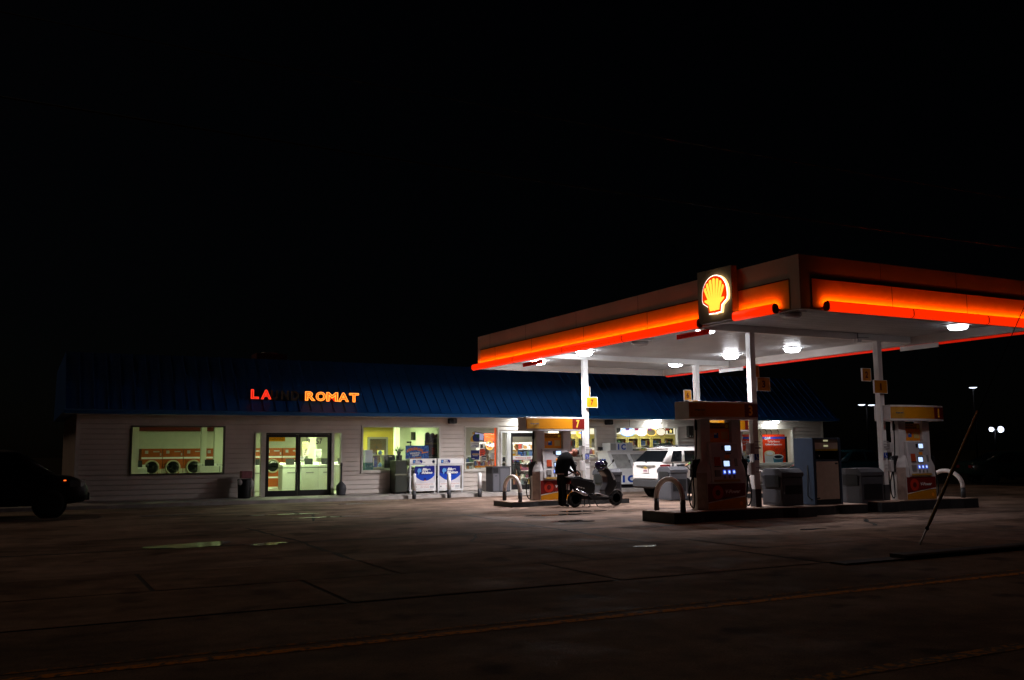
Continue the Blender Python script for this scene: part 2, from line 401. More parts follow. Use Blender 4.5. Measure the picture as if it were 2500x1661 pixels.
# mansard roof of standing-seam panels
E0, E1, T0, T1 = (32.3, 3.03), None, (34.3, 5.03), None
rf = MB(); XL, XR = 1.15, 34.2
rf.prism([(32.3,3.03),(34.3,5.03),(43,5.03),(44.5,3.03)], 'x', XL, XR)
x = XL
while x < XR:
    n = V((0,-1,1)).normalized()*.035
    rf.loft([[(x,32.3,3.03),(x+.03,32.3,3.03),(x+.03,32.3+n.y,3.03+n.z),(x,32.3+n.y,3.03+n.z)], [(x,34.3,5.03),(x+.03,34.3,5.03),(x+.03,34.3+n.y,5.03+n.z),(x,34.3+n.y,5.03+n.z)]], smooth=False)
    x += .41
rf.build('roof', blue_roof, bld)
gt = MB(); gt.prism([(32.30,2.90),(32.20,2.91),(32.18,3.02),(32.22,3.045),(32.30,3.045)], 'x', XL-.05, XR+.05)
gt.build('gutter', blue_trim, bld)
sf = MB(); sf.box(XL, 32.3, 2.905, XR, YF-.0415, 2.93); sf.build('soffit', mat('soffit_vinyl', (.5,.48,.44), .6), bld)

def window(h, fw=.055, mull=(), fm=trim_m, depth=.10, proud=.06, sill=True):
    x0, x1, z0, z1 = h; f = MB()
    y0, y1 = YF-proud, YF+depth
    f.box(x0, y0, z0, x0+fw, y1, z1); f.box(x1-fw, y0, z0, x1, y1, z1); f.box(x0+fw, y0, z1-fw, x1-fw, y1, z1); f.box(x0+fw, y0, z0, x1-fw, y1, z0+fw)
    for mx in mull: f.box(mx-.02, YF, z0+fw, mx+.02, y1, z1-fw)
    w = f.build('window', fm, bld, bevel=.006)
    MB().box(x0+fw, YF+.045, z0+fw, x1-fw, YF+.051, z1-fw).build('pane', GLASS, w)
    if sill: MB().box(x0-.03, YF-.095, z0-.045, x1+.03, YF-.041, z0-.002).build('sill', fm, w, bevel=.006)
    return w
window(HOLES[0], .045, fm=mat('dark_wood_trim', (.10,.09,.075), .6), sill=False)  # dark trim around the big laundromat window
window(HOLES[2], .065); window(HOLES[3], .06); window(HOLES[5], .06); window(HOLES[6], .07); window(HOLES[7], .07)

def door_leaf(x0, x1, z0, z1, name, hx, parent):
    f = MB(); st, tr, br = .075, .095, .19
    f.box(x0, YF+.02, z0, x0+st, YF+.065, z1); f.box(x1-st, YF+.02, z0, x1, YF+.065, z1)
    f.box(x0+st, YF+.02, z1-tr, x1-st, YF+.065, z1); f.box(x0+st, YF+.02, z0, x1-st, YF+.065, z0+br)
    d = f.build(name, dark_frame, parent, bevel=.004)
    MB().box(x0+st, YF+.04, z0+br, x1-st, YF+.046, z1-tr).build('pane', GLASS, d)
    if hx is not None:
        MB().tube([(hx,YF+.02,.95),(hx,YF-.05,.97),(hx,YF-.05,1.28),(hx,YF+.02,1.3)], .014).build('handle', chrome, d)
    MB().box(x0+st, YF+.0, 1.09, x1-st, YF+.018, 1.115).build('push_bar', dark_frame, d)
    return d
# laundromat entrance: two leaves and two narrow sidelights
en = MB()
for a, b in ((7.13,7.17),(7.36,7.52),(9.86,9.96),(10.20,10.25)): en.box(a, YF-.055, ZG, b, YF+.10, 2.36)
for a, b in ((7.17,7.36),(7.52,9.86),(9.96,10.20)): en.box(a, YF-.055, 2.32, b, YF+.10, 2.36)
ef = en.build('entrance_frame', trim_m, bld, bevel=.006)
for a, b in ((7.17,7.36),(9.96,10.20)): MB().box(a, YF+.045, ZG+.03, b, YF+.051, 2.32).build('pane', GLASS, ef)
for a, b in ((7.17,7.36),(9.96,10.20)): MB().box(a, YF+.02, ZG, b, YF+.08, ZG+.03).build('sill', trim_m, ef)
df = MB(); df.box(7.52, YF, ZG, 7.56, YF+.09, 2.32); df.box(9.82, YF, ZG, 9.86, YF+.09, 2.32); df.box(7.56, YF, 2.27, 9.82, YF+.09, 2.32)
df.build('door_frame', dark_frame, bld)
door_leaf(7.565, 8.665, ZG+.01, 2.265, 'door', 8.60, bld); door_leaf(8.675, 9.815, ZG+.01, 2.265, 'door', 8.74, bld)
# shop entrance: sidelight and single dark door
e2 = MB()
for a, b in ((16.66,16.72),(16.94,17.10),(18.24,18.30),(18.56,18.62)): e2.box(a, YF-.055, ZG, b, YF+.10, 2.40)
for a, b in ((16.72,16.94),(17.10,18.24),(18.30,18.56)): e2.box(a, YF-.055, 2.34, b, YF+.10, 2.40)
e2.box(16.72, YF-.03, ZG, 16.94, YF+.10, ZG+.04); e2.box(18.30, YF-.03, ZG, 18.56, YF+.10, ZG+.04)
ef2 = e2.build('entrance_frame', white, bld, bevel=.006)
MB().box(16.72, YF+.045, ZG+.04, 16.94, YF+.051, 2.34).build('pane', GLASS, ef2); MB().box(18.30, YF+.045, ZG+.04, 18.56, YF+.051, 2.34).build('pane', GLASS, ef2)
df = MB(); df.box(17.10, YF, ZG, 17.14, YF+.09, 2.34); df.box(18.20, YF, ZG, 18.24, YF+.09, 2.34); df.box(17.14, YF, 2.29, 18.20, YF+.09, 2.34); df.build('door_frame', dark_frame, bld)
sd_ = door_leaf(17.145, 18.195, ZG+.01, 2.285, 'door', 18.08, bld)
bn = MB().box(17.22, YF+.026, 1.26, 18.12, YF+.036, 1.43).build('door_banner', mat('white_vinyl', (.78,.78,.78), .5), sd_)
MB().box(17.22, YF+.022, 1.255, 18.12, YF+.0385, 1.285).build('banner_edge', red, sd_)
lettering('Welcome to Shell', 'banner_lettering', mat('red_print', (.55,.03,.02), .5), sd_, (17.34, YF+.0255, 1.325), .68, .065, depth=.002)

# ------------------------------------------------------------------ rooms behind the glass
wall_green = mat('laundry_wall', (.60,.62,.50), .6, var=.05)
floor_m = mat('vinyl_floor', (.30,.29,.25), .35, var=.15, vscale=3)
ceil_m = mat('ceiling_tile', (.62,.62,.58), .7, bump=.1)
room = MB(); room.box(X0+.145, YF+.145, ZG, X1-.145, 43.9, ZG+.02); room.build('interior_floor', floor_m, bld)
room = MB(); room.box(X0+.145, YF+.145, 2.80, X1-.145, 43.9, 2.84); room.build('ceiling', ceil_m, bld)
room = MB(); room.box(X0+.15, 40.95, ZG+.025, 14.5, 41.05, 2.795); room.box(14.5, YF+.145, ZG+.025, 14.62, 43.9, 2.795); room.box(X0+.142, YF+.145, ZG+.025, X0+.16, 40.94, 2.795)
room.box(10.55, 38.6, ZG+.025, 10.9, 38.95, 2.795); room.build('partition_wall', wall_green, bld)
for a, b, y in ((3.27,3.50,34.0),(6.02,6.21,37.0),(6.50,6.82,37.0),(13.75,13.95,36.9)): MB().box(a, y, ZG+.025, b, y+.22, 2.795).build('pillar', mat('pillar_paint', (.66,.68,.56), .55), bld)
rs = MB(); rs.box(X0+.2, 40.3, 2.56, 14.4, 40.9, 2.79); rs.box(11.0, 37.4, 2.66, 13.7, 37.6, 2.79); rs.build('bulkhead', mat('maroon_bulkhead', (.12,.012,.008), .6), bld)
sb_ = MB(); sb_.box(14.64, 40.9, ZG+.025, X1-.16, 41.0, 2.795); sb_.build('partition_wall', mat('shop_wall', (.62,.60,.54), .6), bld)
yb_ = MB(); yb_.box(12.9, 38.85, ZG+.025, 14.4, 38.95, 2.795); yb_.build('partition_wall', mat('ochre_wall', (.55,.42,.08), .6), bld)
bd = MB(); bd.box(13.28, 38.76, ZG+.03, 14.02, 38.84, 2.2); bd.build('door', mat('brown_door', (.06,.04,.03), .5, var=.2), bld)
bf = MB(); bf.box(13.2, 38.75, ZG+.03, 13.28, 38.845, 2.28); bf.box(14.02, 38.75, ZG+.03, 14.10, 38.845, 2.28); bf.box(13.28, 38.75, 2.2, 14.02, 38.845, 2.28); bf.build('door_frame', mat('grey_frame', (.2,.19,.17), .5), bld)
# fluorescent troughs
green_tube = glow('greenish_tube', (.78,1,.50), 150); shop_tube = glow('warm_white_tube', (1,.97,.80), 80)
def tubes(spots, m, label, grp):
    for i, (x, y, l, w) in enumerate(spots):
        t = thing('ceiling_light', label[i], 'ceiling light', (x, y, 2.80), 0, grp)
        MB().box(x-l/2, y-w/2, 2.755, x+l/2, y+w/2, 2.798).build('housing', white_metal, t)
        MB().box(x-l/2+.03, y-w/2+.03, 2.735, x+l/2-.03, y+w/2-.03, 2.7545).build('diffuser', m, t)
tubes([(2.8,34.9,.45,.2),(10.0,36.9,1.2,.3),(11.8,36.6,1.2,.3),(12.9,36.2,1.2,.25),(9.2,36.0,1.2,.25)], green_tube, ['greenish fluorescent light above the pillar inside the big laundromat window','greenish fluorescent light above the laundromat dryers','greenish fluorescent light over the middle of the laundromat','greenish fluorescent light inside the lottery poster window','greenish fluorescent light just inside the laundromat doors'], 'fluorescent lights in the laundromat')
tubes([(16.2,35.0,1.2,.3),(19.5,35.4,1.2,.3),(17.7,34.7,1.0,.3),(23.6,35.2,1.2,.3),(27.5,37.6,1.2,.3),(30.4,35.0,1.2,.3),(22.6,38.4,1.2,.3)], shop_tube, ['warm white ceiling light behind the neon sign window','warm white ceiling light behind the narrow shop window by the pump','warm white ceiling light inside the shop door','warm white ceiling light above the counter behind the ice box','warm white ceiling light in front of the drink coolers','warm white ceiling light above the coffee posters','warm white ceiling light deep inside the shop'], 'ceiling lights in the shop')
# ------------------------------------------------------------------ laundromat contents
dry_o = mat('burnt_orange_enamel', (.30,.062,.010), .4, var=.08)
washer_m = mat('white_enamel', (.70,.72,.66), .3, var=.05)
def make_dryer():
    t = thing('tumble_dryer', '', 'dryer', (0,0,0))
    MB().box(-.39, 0, .08, .39, .9, 1.70).build('body', dry_o, t, bevel=.008)
    MB().box(-.39, .02, 0, .39, .9, .078).build('base', washer_m, t)
    MB().box(-.39, -.012, 1.29, .39, -.001, 1.36).box(-.39, -.012, .44, .39, -.001, .50).build('trim_strip', white_metal, t)
    dr = MB().lathe([(.02,-.05),(.20,-.05),(.235,-.03),(.235,.03)], (0,-.02,.95), 28, 0, 'y').build('door', DARKGLASS, t)
    MB().lathe([(.235,-.005),(.235,-.05),(.285,-.05),(.30,-.005)], (0,-.02,.95), 28, 0, 'y').build('door_ring', mat('door_ring_beige',(.34,.31,.22),.4), dr)
    MB().box(-.39,-.006,.64,-.25,-.001,.9).box(.25,-.006,.64,.39,-.001,.9).build('side_panel', mat('beige_panel',(.42,.38,.28),.5), t)
    MB().box(-.26,-.02,1.50,-.14,-.001,1.62).box(.05,-.02,1.555,.28,-.001,1.60).box(.30,-.02,1.42,.35,-.001,1.52).build('coin_panel', steel, t)
    return t
dl = ['orange dryer at the far end behind the laundromat window pillar','orange dryer seen above the white washer by the bright pillar','orange dryer in the middle of the big laundromat window','orange dryer third along in the big laundromat window','orange dryer beside the two inner pillars','orange dryer hidden partly by the inner pillars','orange dryer behind the narrow sidelight beside the laundromat doors','orange dryer at the left edge of the laundromat door glass','orange dryer with its round door fully shown in the laundromat doorway','orange dryer behind the meeting stiles of the laundromat doors']
d0 = make_dryer()
for i in range(8):
    x = 4.62 + .80*i; o = d0 if i == 0 else dup(d0, (0,0,0))
    o.location = (x, 40.0, ZG+.02); o['label'] = dl[i+1]; o['group'] = 'dryers along the back wall'
def make_washer(lid=True):
    t = thing('washing_machine', '', 'washer', (0,0,0))
    MB().box(-.34, 0, .03, .34, .66, 1.02).build('body', washer_m, t, bevel=.012)
    MB().prism([(.46,1.02),(.64,1.02),(.64,1.10),(.58,1.11),(.50,1.10)], 'x', -.34, .34).build('control_panel', washer_m, t, bevel=.006)
    l = MB().box(-.17, 0, 0, .17, .025, .24).build('lid', black, t); l.location = (.05, .36, 1.03); l.rotation_euler = (R_(-14), 0, 0)
    MB().cyl((-.2,.3,1.02),(-.2,.36,1.10),.012).build('hinge', steel, t)
    MB().box(-.15,-.006,.70,.15,-.001,.74).build('trim_strip', steel, t)
    return t
wl_lab = ['white washer in the corner under the bright pillar','white washer with its lid up at the right of the big laundromat window','white washer behind the right end of the big laundromat window','white washer seen in the narrow sidelight left of the doors','white washer in front of the orange dryers in the doorway','white washer with black lid nearest the door handles','white washer with black lid in the right door leaf','white washer with black lid beside the right door stile','white washer seen through the right-hand sidelight']
w0 = make_washer()
for i, (x, y) in enumerate([(3.55,34.9),(6.25,36.4),(6.95,36.4),(8.02,36.6),(9.35,36.6),(10.02,36.35),(10.70,36.35),(11.38,36.35),(12.1,36.35)]):
    o = w0 if i == 0 else dup(w0, (0,0,0)); o.location = (x, y, ZG+.02); o['label'] = wl_lab[i]; o['group'] = 'top loading washers'
t = thing('folding_table', 'low white folding table below the big laundromat window', 'table', (4.15, 34.9, ZG+.02))
tb = MB(); tb.box(3.92, 34.65, .90, 4.42, 35.5, .94); tb.build('tabletop', washer_m, t, bevel=.006)
for x, y in ((3.97,34.7),(4.37,34.7),(3.97,35.45),(4.37,35.45)): MB().cyl((x,y,ZG+.02),(x,y,.90),.02).build('leg', steel, t)
c = thing('detergent_box', 'small white box on the laundromat window ledge', 'box', (5.35,33.3,.95))
MB().box(5.27,33.22,.95,5.43,33.34,1.0).build('carton', white, c, bevel=.004); MB().box(5.29,33.215,.965,5.41,33.219,.985).build('paper_label', blue_ink, c)
ns = tag(MB().box(7.66,33.12,2.03,8.22,33.13,2.22).build('notice_sign', paper('yellow_paper',(.75,.45,.04)), loc=(7.94,33.12,2.03)), 'yellow printed notice taped at the top of the left door leaf', 'notice')
for k in range(3): lettering(['LAUNDRY OPEN DAILY','NO DYEING ALLOWED IN','THESE MACHINES'][k], 'notice_lettering', ink, ns, (7.70,33.119,2.165-.045*k), .46, .026, depth=.001)
for s, x, lab in (('9',10.55,'black number nine on the laundromat wall'),('5',10.92,'black number five on the laundromat wall'),('7',11.06,'black number seven at the bright wall corner')):
    o = lettering(s, 'wall_number', ink, None, (x-.06,38.55-(0 if s!='5' else .0),1.98), .12, .24, depth=.01, bold=.03); tag(o, lab, 'number', 'numbers over the machines')
def poster(x0, x1, z0, z1, y, m, name, label, lines=0, cat='poster', edge=None):
    t = thing(name, label, cat, ((x0+x1)/2, y, z0))
    MB().box(x0, y, z0, x1, y+.006, z1).build('sheet', m, t)
    if edge: MB().box(x0+.02, y-.004, z0+.02, x1-.02, y-.001, z1-.02).build('print_area', edge, t)
    if lines:
        b = MB(); r = random.Random(int(x0*100))
        for i in range(lines):
            z = z1-(z1-z0)*(i+.7)/(lines+.4); b.box(x0+(x1-x0)*.15, y-.008, z, x0+(x1-x0)*r.uniform(.55,.88), y-.005, z+(z1-z0)*.35/(lines+1))
        b.build('print_lines', ink, t)
    return t
pk = mat('faded_pink_paper', (.42,.34,.32), .7)
poster(10.12,10.38,1.76,2.08,37.9,mat('tan_card',(.42,.34,.22),.7),'wall_notice','tan notice board above the washers in the right door leaf',4)
poster(10.14,10.40,1.50,1.74,37.9,pk,'wall_notice','faded pink notice under the tan board in the laundromat',3)
poster(10.02,10.24,1.34,1.47,37.9,mat('lilac_paper',(.36,.33,.40),.7),'wall_notice','small lilac notice below the faded pink one',2)
poster(10.63,10.91,1.42,1.77,37.9,white,'wall_notice','grey framed notice on the laundromat pillar',6,edge=mat('grey_print',(.40,.38,.42),.6))
bk = tag(MB().prism([(9.1,1.02),(9.42,1.02),(9.50,1.16),(9.16,1.16)],'y',36.8,37.1).build('laundry_basket', mat('red_basket',(.5,.05,.02),.4), loc=(9.3,36.8,1.02), bevel=.01), 'red laundry basket on the washer in the doorway', 'basket')
# window with the lottery poster
t = thing('lottery_poster', 'blue lottery poster with orange arched lettering above the propane cages', 'poster', (13.2,33.25,1.2))
lb = bpy.data.materials.new('lottery_blue'); lb.use_nodes = True
nt = lb.node_tree; vo = nt.nodes.new('ShaderNodeTexNoise'); vo.inputs['Scale'].default_value = 14; rp = nt.nodes.new('ShaderNodeValToRGB')
rp.color_ramp.elements[0].position = .4; rp.color_ramp.elements[0].color = (.004,.02,.22,1); rp.color_ramp.elements[1].position = .72; rp.color_ramp.elements[1].color = (.02,.22,.55,1)
tc = nt.nodes.new('ShaderNodeTexCoord'); nt.links.new(tc.outputs['Object'], vo.inputs['Vector']); nt.links.new(vo.outputs['Fac'], rp.inputs['Fac']); nt.links.new(rp.outputs['Color'], nt.nodes['Principled BSDF'].inputs['Base Color'])
PY_ = 33.10
MB().box(12.74, PY_, 1.18, 13.67, PY_+.008, 1.86).build('sheet', lb, t)
og = mat('orange_print', (.72,.22,.02), .5)
lettering('$200,000,000', 'poster_lettering', mat('dark_red_print',(.28,.03,.01),.5), t, (12.78,PY_-.001,1.585), .66, .125, depth=.002, bold=.05, arc=.085)
lettering('$200,000,000', 'poster_lettering', og, t, (12.785,PY_-.004,1.59), .65, .115, depth=.002, bold=.02, arc=.085)
lettering('WINNING', 'poster_lettering', pale, t, (12.92,PY_-.001,1.53), .40, .065, depth=.003, bold=.03, rot=.07)
lettering('TICKET', 'poster_lettering', pale, t, (12.99,PY_-.001,1.455), .30, .065, depth=.003, bold=.03, rot=.07)
lettering('Sold Here!', 'poster_lettering', yellow, t, (12.88,PY_-.001,1.32), .50, .085, depth=.003, bold=.03, rot=.12)
MB().prism([(13.38,1.56),(13.64,1.60),(13.66,1.63),(13.40,1.61)],'y',PY_-.003,PY_-.001).build('orange_flash', og, t)
lettering('&', 'poster_lettering', pale, t, (13.52,PY_-.001,1.24), .07, .10, depth=.003)
t = thing('display_stand', 'tall dark display board with three round-topped panels in the window', 'display', (13.93,33.4,.95))
ds = MB()
ds.box(13.63,33.35,.99,14.24,33.42,2.05)
for k in range(3):
    cx = 13.735+.20*k; ds.prism([(cx-.095,2.05)]+arcpts(cx,2.27-.03*k,.095,180,0,8)+[(cx+.095,2.05)], 'y', 33.35, 33.42)
ds.build('panel', mat('dark_display_card',(.035,.035,.045),.35,var=.4,vscale=3), t)
lettering('MONTE CARLO','display_lettering',mat('olive_print',(.16,.15,.05),.5),t,(13.68,33.349,1.90),.48,.07,depth=.003)
MB().box(13.90,33.342,1.52,14.02,33.349,1.78).build('red_patch', mat('deep_red',(.12,.01,.01),.5), t)
MB().box(13.68,33.342,1.42,14.18,33.349,1.44).box(13.68,33.342,1.36,14.10,33.349,1.37).build('print_lines', mat('dim_print',(.2,.2,.2),.5), t)
t = thing('water_dispenser', 'pale blue and teal water dispenser at the left of the window', 'water dispenser', (11.43,33.5,.98))
MB().box(11.28,33.45,1.25,11.58,33.75,1.71).build('tank', mat('pale_blue_plastic',(.50,.55,.66),.3), t, bevel=.02); MB().box(11.26,33.43,.95,11.60,33.77,1.248).build('base', mat('teal_plastic',(.005,.09,.10),.35), t, bevel=.015)
MB().cyl((11.36,33.43,1.12),(11.36,33.40,1.12),.015).cyl((11.50,33.43,1.12),(11.50,33.40,1.12),.015).build('tap', chrome, t)
t = thing('service_counter', 'cluttered laundromat counter with dark shelves behind the window', 'counter', (12.1,33.9,ZG+.02))
MB().box(11.70,34.0,ZG+.02,12.75,34.6,.99).build('front_panel', mat('olive_counter',(.11,.12,.08),.5), t); MB().box(11.66,33.96,.99,12.8,34.62,1.03).build('countertop', mat('counter_edge',(.22,.24,.16),.4), t)
t = thing('glass_showcase', 'small glass showcase with blue bottles on the counter', 'showcase', (11.95,34.1,1.03))
MB().box(11.68,34.05,1.03,12.25,34.45,1.06).box(11.68,34.05,1.50,12.25,34.45,1.53).box(11.68,34.05,1.06,11.70,34.45,1.50).box(12.23,34.05,1.06,12.25,34.45,1.50).build('frame', mat('showcase_frame',(.30,.33,.22),.4), t)
MB().box(11.86,34.10,1.06,11.98,34.2,1.46).build('blue_binder', mat('navy_card',(.02,.025,.13),.5), t); MB().box(11.82,34.09,1.10,11.85,34.1,1.42).build('light_strip', pale, t)
for i, (z, lab) in enumerate(((1.54,'pale blue jug on top of the glass showcase'),(1.07,'pale blue jug inside the glass showcase'))):
    tag(MB().lathe([(.02,0),(.07,.005),(.07,.10),(.03,.14),(.025,.17),(.0,.17)], (12.13,34.2,z), 14).build('plastic_jug', mat('light_blue_plastic',(.15,.32,.62),.3), loc=(12.13,34.2,z)), lab, 'jug', 'blue jugs')
t = thing('cash_register', 'grey cash register on the laundromat counter', 'cash register', (12.45,34.1,1.03))
MB().box(12.28,34.02,1.03,12.74,34.45,1.2).build('drawer', black, t, bevel=.01); MB().prism([(34.05,1.2),(34.4,1.2),(34.4,1.52),(34.2,1.52)],'x',12.3,12.72).build('body', mat('register_grey',(.06,.06,.07),.4), t, bevel=.01); MB().box(12.47,34.10,1.44,12.58,34.18,1.47).build('display', pale, t)
t = thing('wall_notice', 'yellow card hanging by the brown door in the laundromat', 'notice', (13.0,36.9,1.5)); MB().box(12.83,36.5,1.50,13.12,36.51,1.70).build('sheet', mat('yellow_card',(.55,.5,.15),.6), t); MB().box(12.88,36.494,1.6,13.07,36.499,1.62).box(12.88,36.494,1.56,13.02,36.499,1.57).build('print_lines', ink, t)
t = thing('wall_bracket', 'dark television bracket on the laundromat wall', 'bracket', (14.4,36.7,2.1)); MB().box(14.25,36.85,2.0,14.45,36.9,2.06).tube([(14.35,36.88,2.05),(14.3,36.6,1.98),(14.28,36.5,1.85)],.02).build('arm', black, t); MB().box(14.4,36.5,2.12,14.48,36.8,2.45).build('screen', black, t)
t = thing('house_plant', 'small dark green plant on the counter behind the poster', 'plant', (13.0,34.5,1.5))
pl = MB(); r = random.Random(2)
for i in range(46):
    a, el, L = r.uniform(0,6.28), r.uniform(.3,1.3), r.uniform(.12,.3); d = V((math.cos(a)*math.cos(el), math.sin(a)*math.cos(el), math.sin(el))); p = V((13.0,34.5,1.62)); s_ = d.orthogonal().normalized()*.018
    pl.quad(p-s_*.4, p+d*L*.5-s_, p+d*L, p+d*L*.5+s_)
pl.build('foliage', mat('plant_green',(.03,.08,.02),.5), t); MB().lathe([(.06,0),(.09,.13),(.08,.13)],(13.0,34.5,1.50),14).build('pot', black, t); MB().box(12.9,34.4,1.03,13.1,34.6,1.5).build('pot_stand', black, t)

# ------------------------------------------------------------------ shop contents
pack_cols = [(.26,.05,.04),(.34,.24,.06),(.05,.09,.20),(.5,.48,.42),(.07,.16,.08),(.02,.02,.03),(.28,.14,.05),(.2,.25,.27),(.18,.06,.10),(.52,.52,.5)]
packs = [mat('packet_colour_%s' % n, c_, .45) for n, c_ in zip(('red','amber','blue','cream','green','black','orange','teal','magenta','white'), pack_cols)]
def shelving(x0, x1, y, z0, z1, n, label, seed, d=.32, name='goods_shelf'):
    t = thing(name, label, 'shelf', ((x0+x1)/2, y, z0)); r = random.Random(seed)
    f = MB(); f.box(x0, y+d, z0, x1, y+d+.03, z1); f.box(x0-.02, y, z0, x0, y+d+.03, z1); f.box(x1, y, z0, x1+.02, y+d+.03, z1)
    g = MB(); h = (z1-z0)/n
    for i in range(n): 
        z = z0+h*i; f.box(x0, y, z, x1, y+d, z+.025); x = x0+.01
        while x < x1-.06:
            w = r.uniform(.05,.13); c_ = r.randrange(10); k = r.randrange(1,4); hh = r.uniform(.4,.82)*h
            for q in range(k):
                if x+w < x1: g.box(x, y+.02+r.uniform(0,.05), z+.026, x+w-.008, y+.2, z+.026+hh, c_)
                x += w
    f.build('rack', white_metal, t)
    o = g.build('packets', packs, t); o['kind'] = 'stuff'; return t
shelving(15.0,16.55,36.2,ZG+.02,2.2,7,'cigarette shelf full of packets behind the neon sign window',3)
shelving(15.05,15.45,34.2,ZG+.02,2.05,6,'narrow rack of packets behind the lottery sticker',5)
shelving(17.2,20.2,38.2,ZG+.02,1.45,4,'goods shelf behind the man in the blue shirt',8)
shelving(16.7,17.1,34.9,ZG+.02,2.0,7,'goods rack seen in the sidelight of the shop door',9)
shelving(18.75,20.0,36.0,ZG+.02,2.0,6,'goods shelf behind the narrow shop window beside the pump',12)
shelving(20.2,21.7,35.2,ZG+.02,1.75,5,'goods shelf at the right of the narrow shop window',14)
shelving(22.5,25.8,36.0,ZG+.02,1.75,5,'long goods shelf between the ice box window and the coolers',15)
shelving(29.5,31.8,36.6,ZG+.02,2.1,6,'goods shelf behind the coffee posters',17)
# drink coolers along the back wall
t = thing('drink_cooler', 'long wall of drink coolers with yellow door frames', 'cooler', (27.5,39.4,ZG+.02))
cy = mat('yellow_cooler_frame',(.56,.49,.15),.4)
MB().box(22.4,39.95,ZG+.02,33,40.05,2.4).build('back_panel', mat('cooler_back',(.6,.62,.6),.5), t)
MB().box(22.4,39.2,2.30,33,39.9,2.42).box(22.4,39.2,ZG+.02,33,39.9,.35).build('frame', cy, t)
gd = MB(); r = random.Random(21)
for i in range(14):
    x0 = 22.5+.735*i
    f = MB(); f.box(x0, 39.15, .36, x0+.07, 39.2, 2.29); f.box(x0+.635, 39.15, .36, x0+.705, 39.2, 2.29); f.box(x0+.07, 39.15, 2.20, x0+.635, 39.2, 2.29); f.box(x0+.07, 39.15, .36, x0+.635, 39.2, .45)
    f.build('door', cy, t)
    for k in range(5):
        z = .42+.36*k; x = x0+.08
        while x < x0+.6:
            c_ = r.randrange(10); n = r.randrange(1,4); w = r.uniform(.07,.1)
            for q in range(n):
                if x < x0+.6: gd.box(x, 39.45, z, x+w-.012, 39.6, z+r.uniform(.2,.29), c_)
                x += w
        gd.box(x0, 39.4, z-.02, x0+.7, 39.9, z-.005, 9)
o = gd.build('bottles', packs, t); o['kind'] = 'stuff'
# lit signs above the coolers
header = glow('lit_header', (1,.95,.72), .9)
tag(MB().box(22.4,39.3,2.43,33,39.4,2.79).build('lit_header_panel', header, loc=(26,39.3,2.43)), 'lit cream panel running above the drink coolers', 'light panel')
def wall_sign(cx, cz, rx, rz, m, edge, label, words=None, wm_=None):
    t = thing('beer_sign', label, 'sign', (cx, 39.1, cz-rz), 0, 'beer signs above the coolers')
    P = [(cx+rx*math.cos(a*math.pi/16), cz+rz*math.sin(a*math.pi/16)) for a in range(32)]
    MB().prism(P, 'y', 39.12, 39.16).build('face', m, t); MB().tube([(p[0],39.11,p[1]) for p in P]+[(P[0][0],39.11,P[0][1])], .018).build('rim', edge, t)
    if words: lettering(words, 'sign_lettering', wm_, t, (cx-rx*.62,39.119,cz-rz*.22), rx*1.24, rz*.42, depth=.006, bold=.02, shear=.3)
    return t
wf = glow('white_sign_face',(1,1,1),1.1); bl = glow('blue_neon',(.10,.35,1),2.0); rdn = glow('red_neon',(1,.10,.03),2.2); ylN = glow('gold_neon',(1,.62,.10),1.6)
wall_sign(26.9,2.53,.42,.20,wf,bl,'white oval sign with blue script above the coolers','Busch',bl)
wall_sign(27.75,2.54,.32,.20,wf,wf,'round white sign with a blue slash above the coolers','/',bl)
wall_sign(28.35,2.52,.30,.18,mat('pewter_sign',(.35,.33,.22),.4),ylN,'pewter coloured sign with looping outline above the coolers')
wall_sign(28.95,2.54,.30,.19,glow('cream_face',(1,.95,.75),.8),mat('brown_rim',(.25,.12,.05),.5),'round crest sign with brown rim above the coolers')
wall_sign(24.2,2.50,.30,.26,glow('amber_face',(1,.55,.10),1.2),ylN,'amber round sign with a blue star above the narrow window shelf','*',bl)
wall_sign(26.2,2.66,.26,.17,black,black,'dark half-round sign at the corner of the ice box window')
t = thing('star_sign','dark square sign with a yellow star above the coolers','sign',(29.55,39.1,2.45)); MB().box(29.4,39.12,2.45,29.75,39.15,2.72).build('face', mat('dark_green_card',(.03,.05,.04),.5), t)
MB().prism([(29.57+(.11 if k%2==0 else .045)*math.sin(k*math.pi/5),2.58+(.11 if k%2==0 else .045)*math.cos(k*math.pi/5)) for k in range(10)],'y',39.10,39.119).build('star', glow('star_yellow',(1,.8,.25),1.2), t)
for i, (x, c_) in enumerate(((26.75,(.3,.2,.6)),(27.3,(.5,.1,.25)),(28.1,(.4,.15,.4)),(29.2,(.6,.12,.08)))):
    tag(MB().box(x-.12,38.9,2.60,x+.12,38.91,2.78).build('hanging_flag', mat(('violet','crimson','plum','scarlet')[i]+'_pennant', c_, .6), loc=(x,38.9,2.6)), ('violet','crimson','plum','scarlet')[i]+' pennant hanging above the drink coolers', 'pennant', 'pennants over the coolers')
t = thing('television','bright blue edged screen at the top of the narrow shop window','television',(20.95,33.6,2.1)); MB().box(20.72,33.5,2.12,21.12,33.55,2.56).build('casing', mat('blue_casing',(.02,.12,.55),.4), t); MB().box(20.74,33.49,2.16,21.0,33.499,2.55).build('screen', glow('tv_screen',(.75,.85,1),1.6), t)
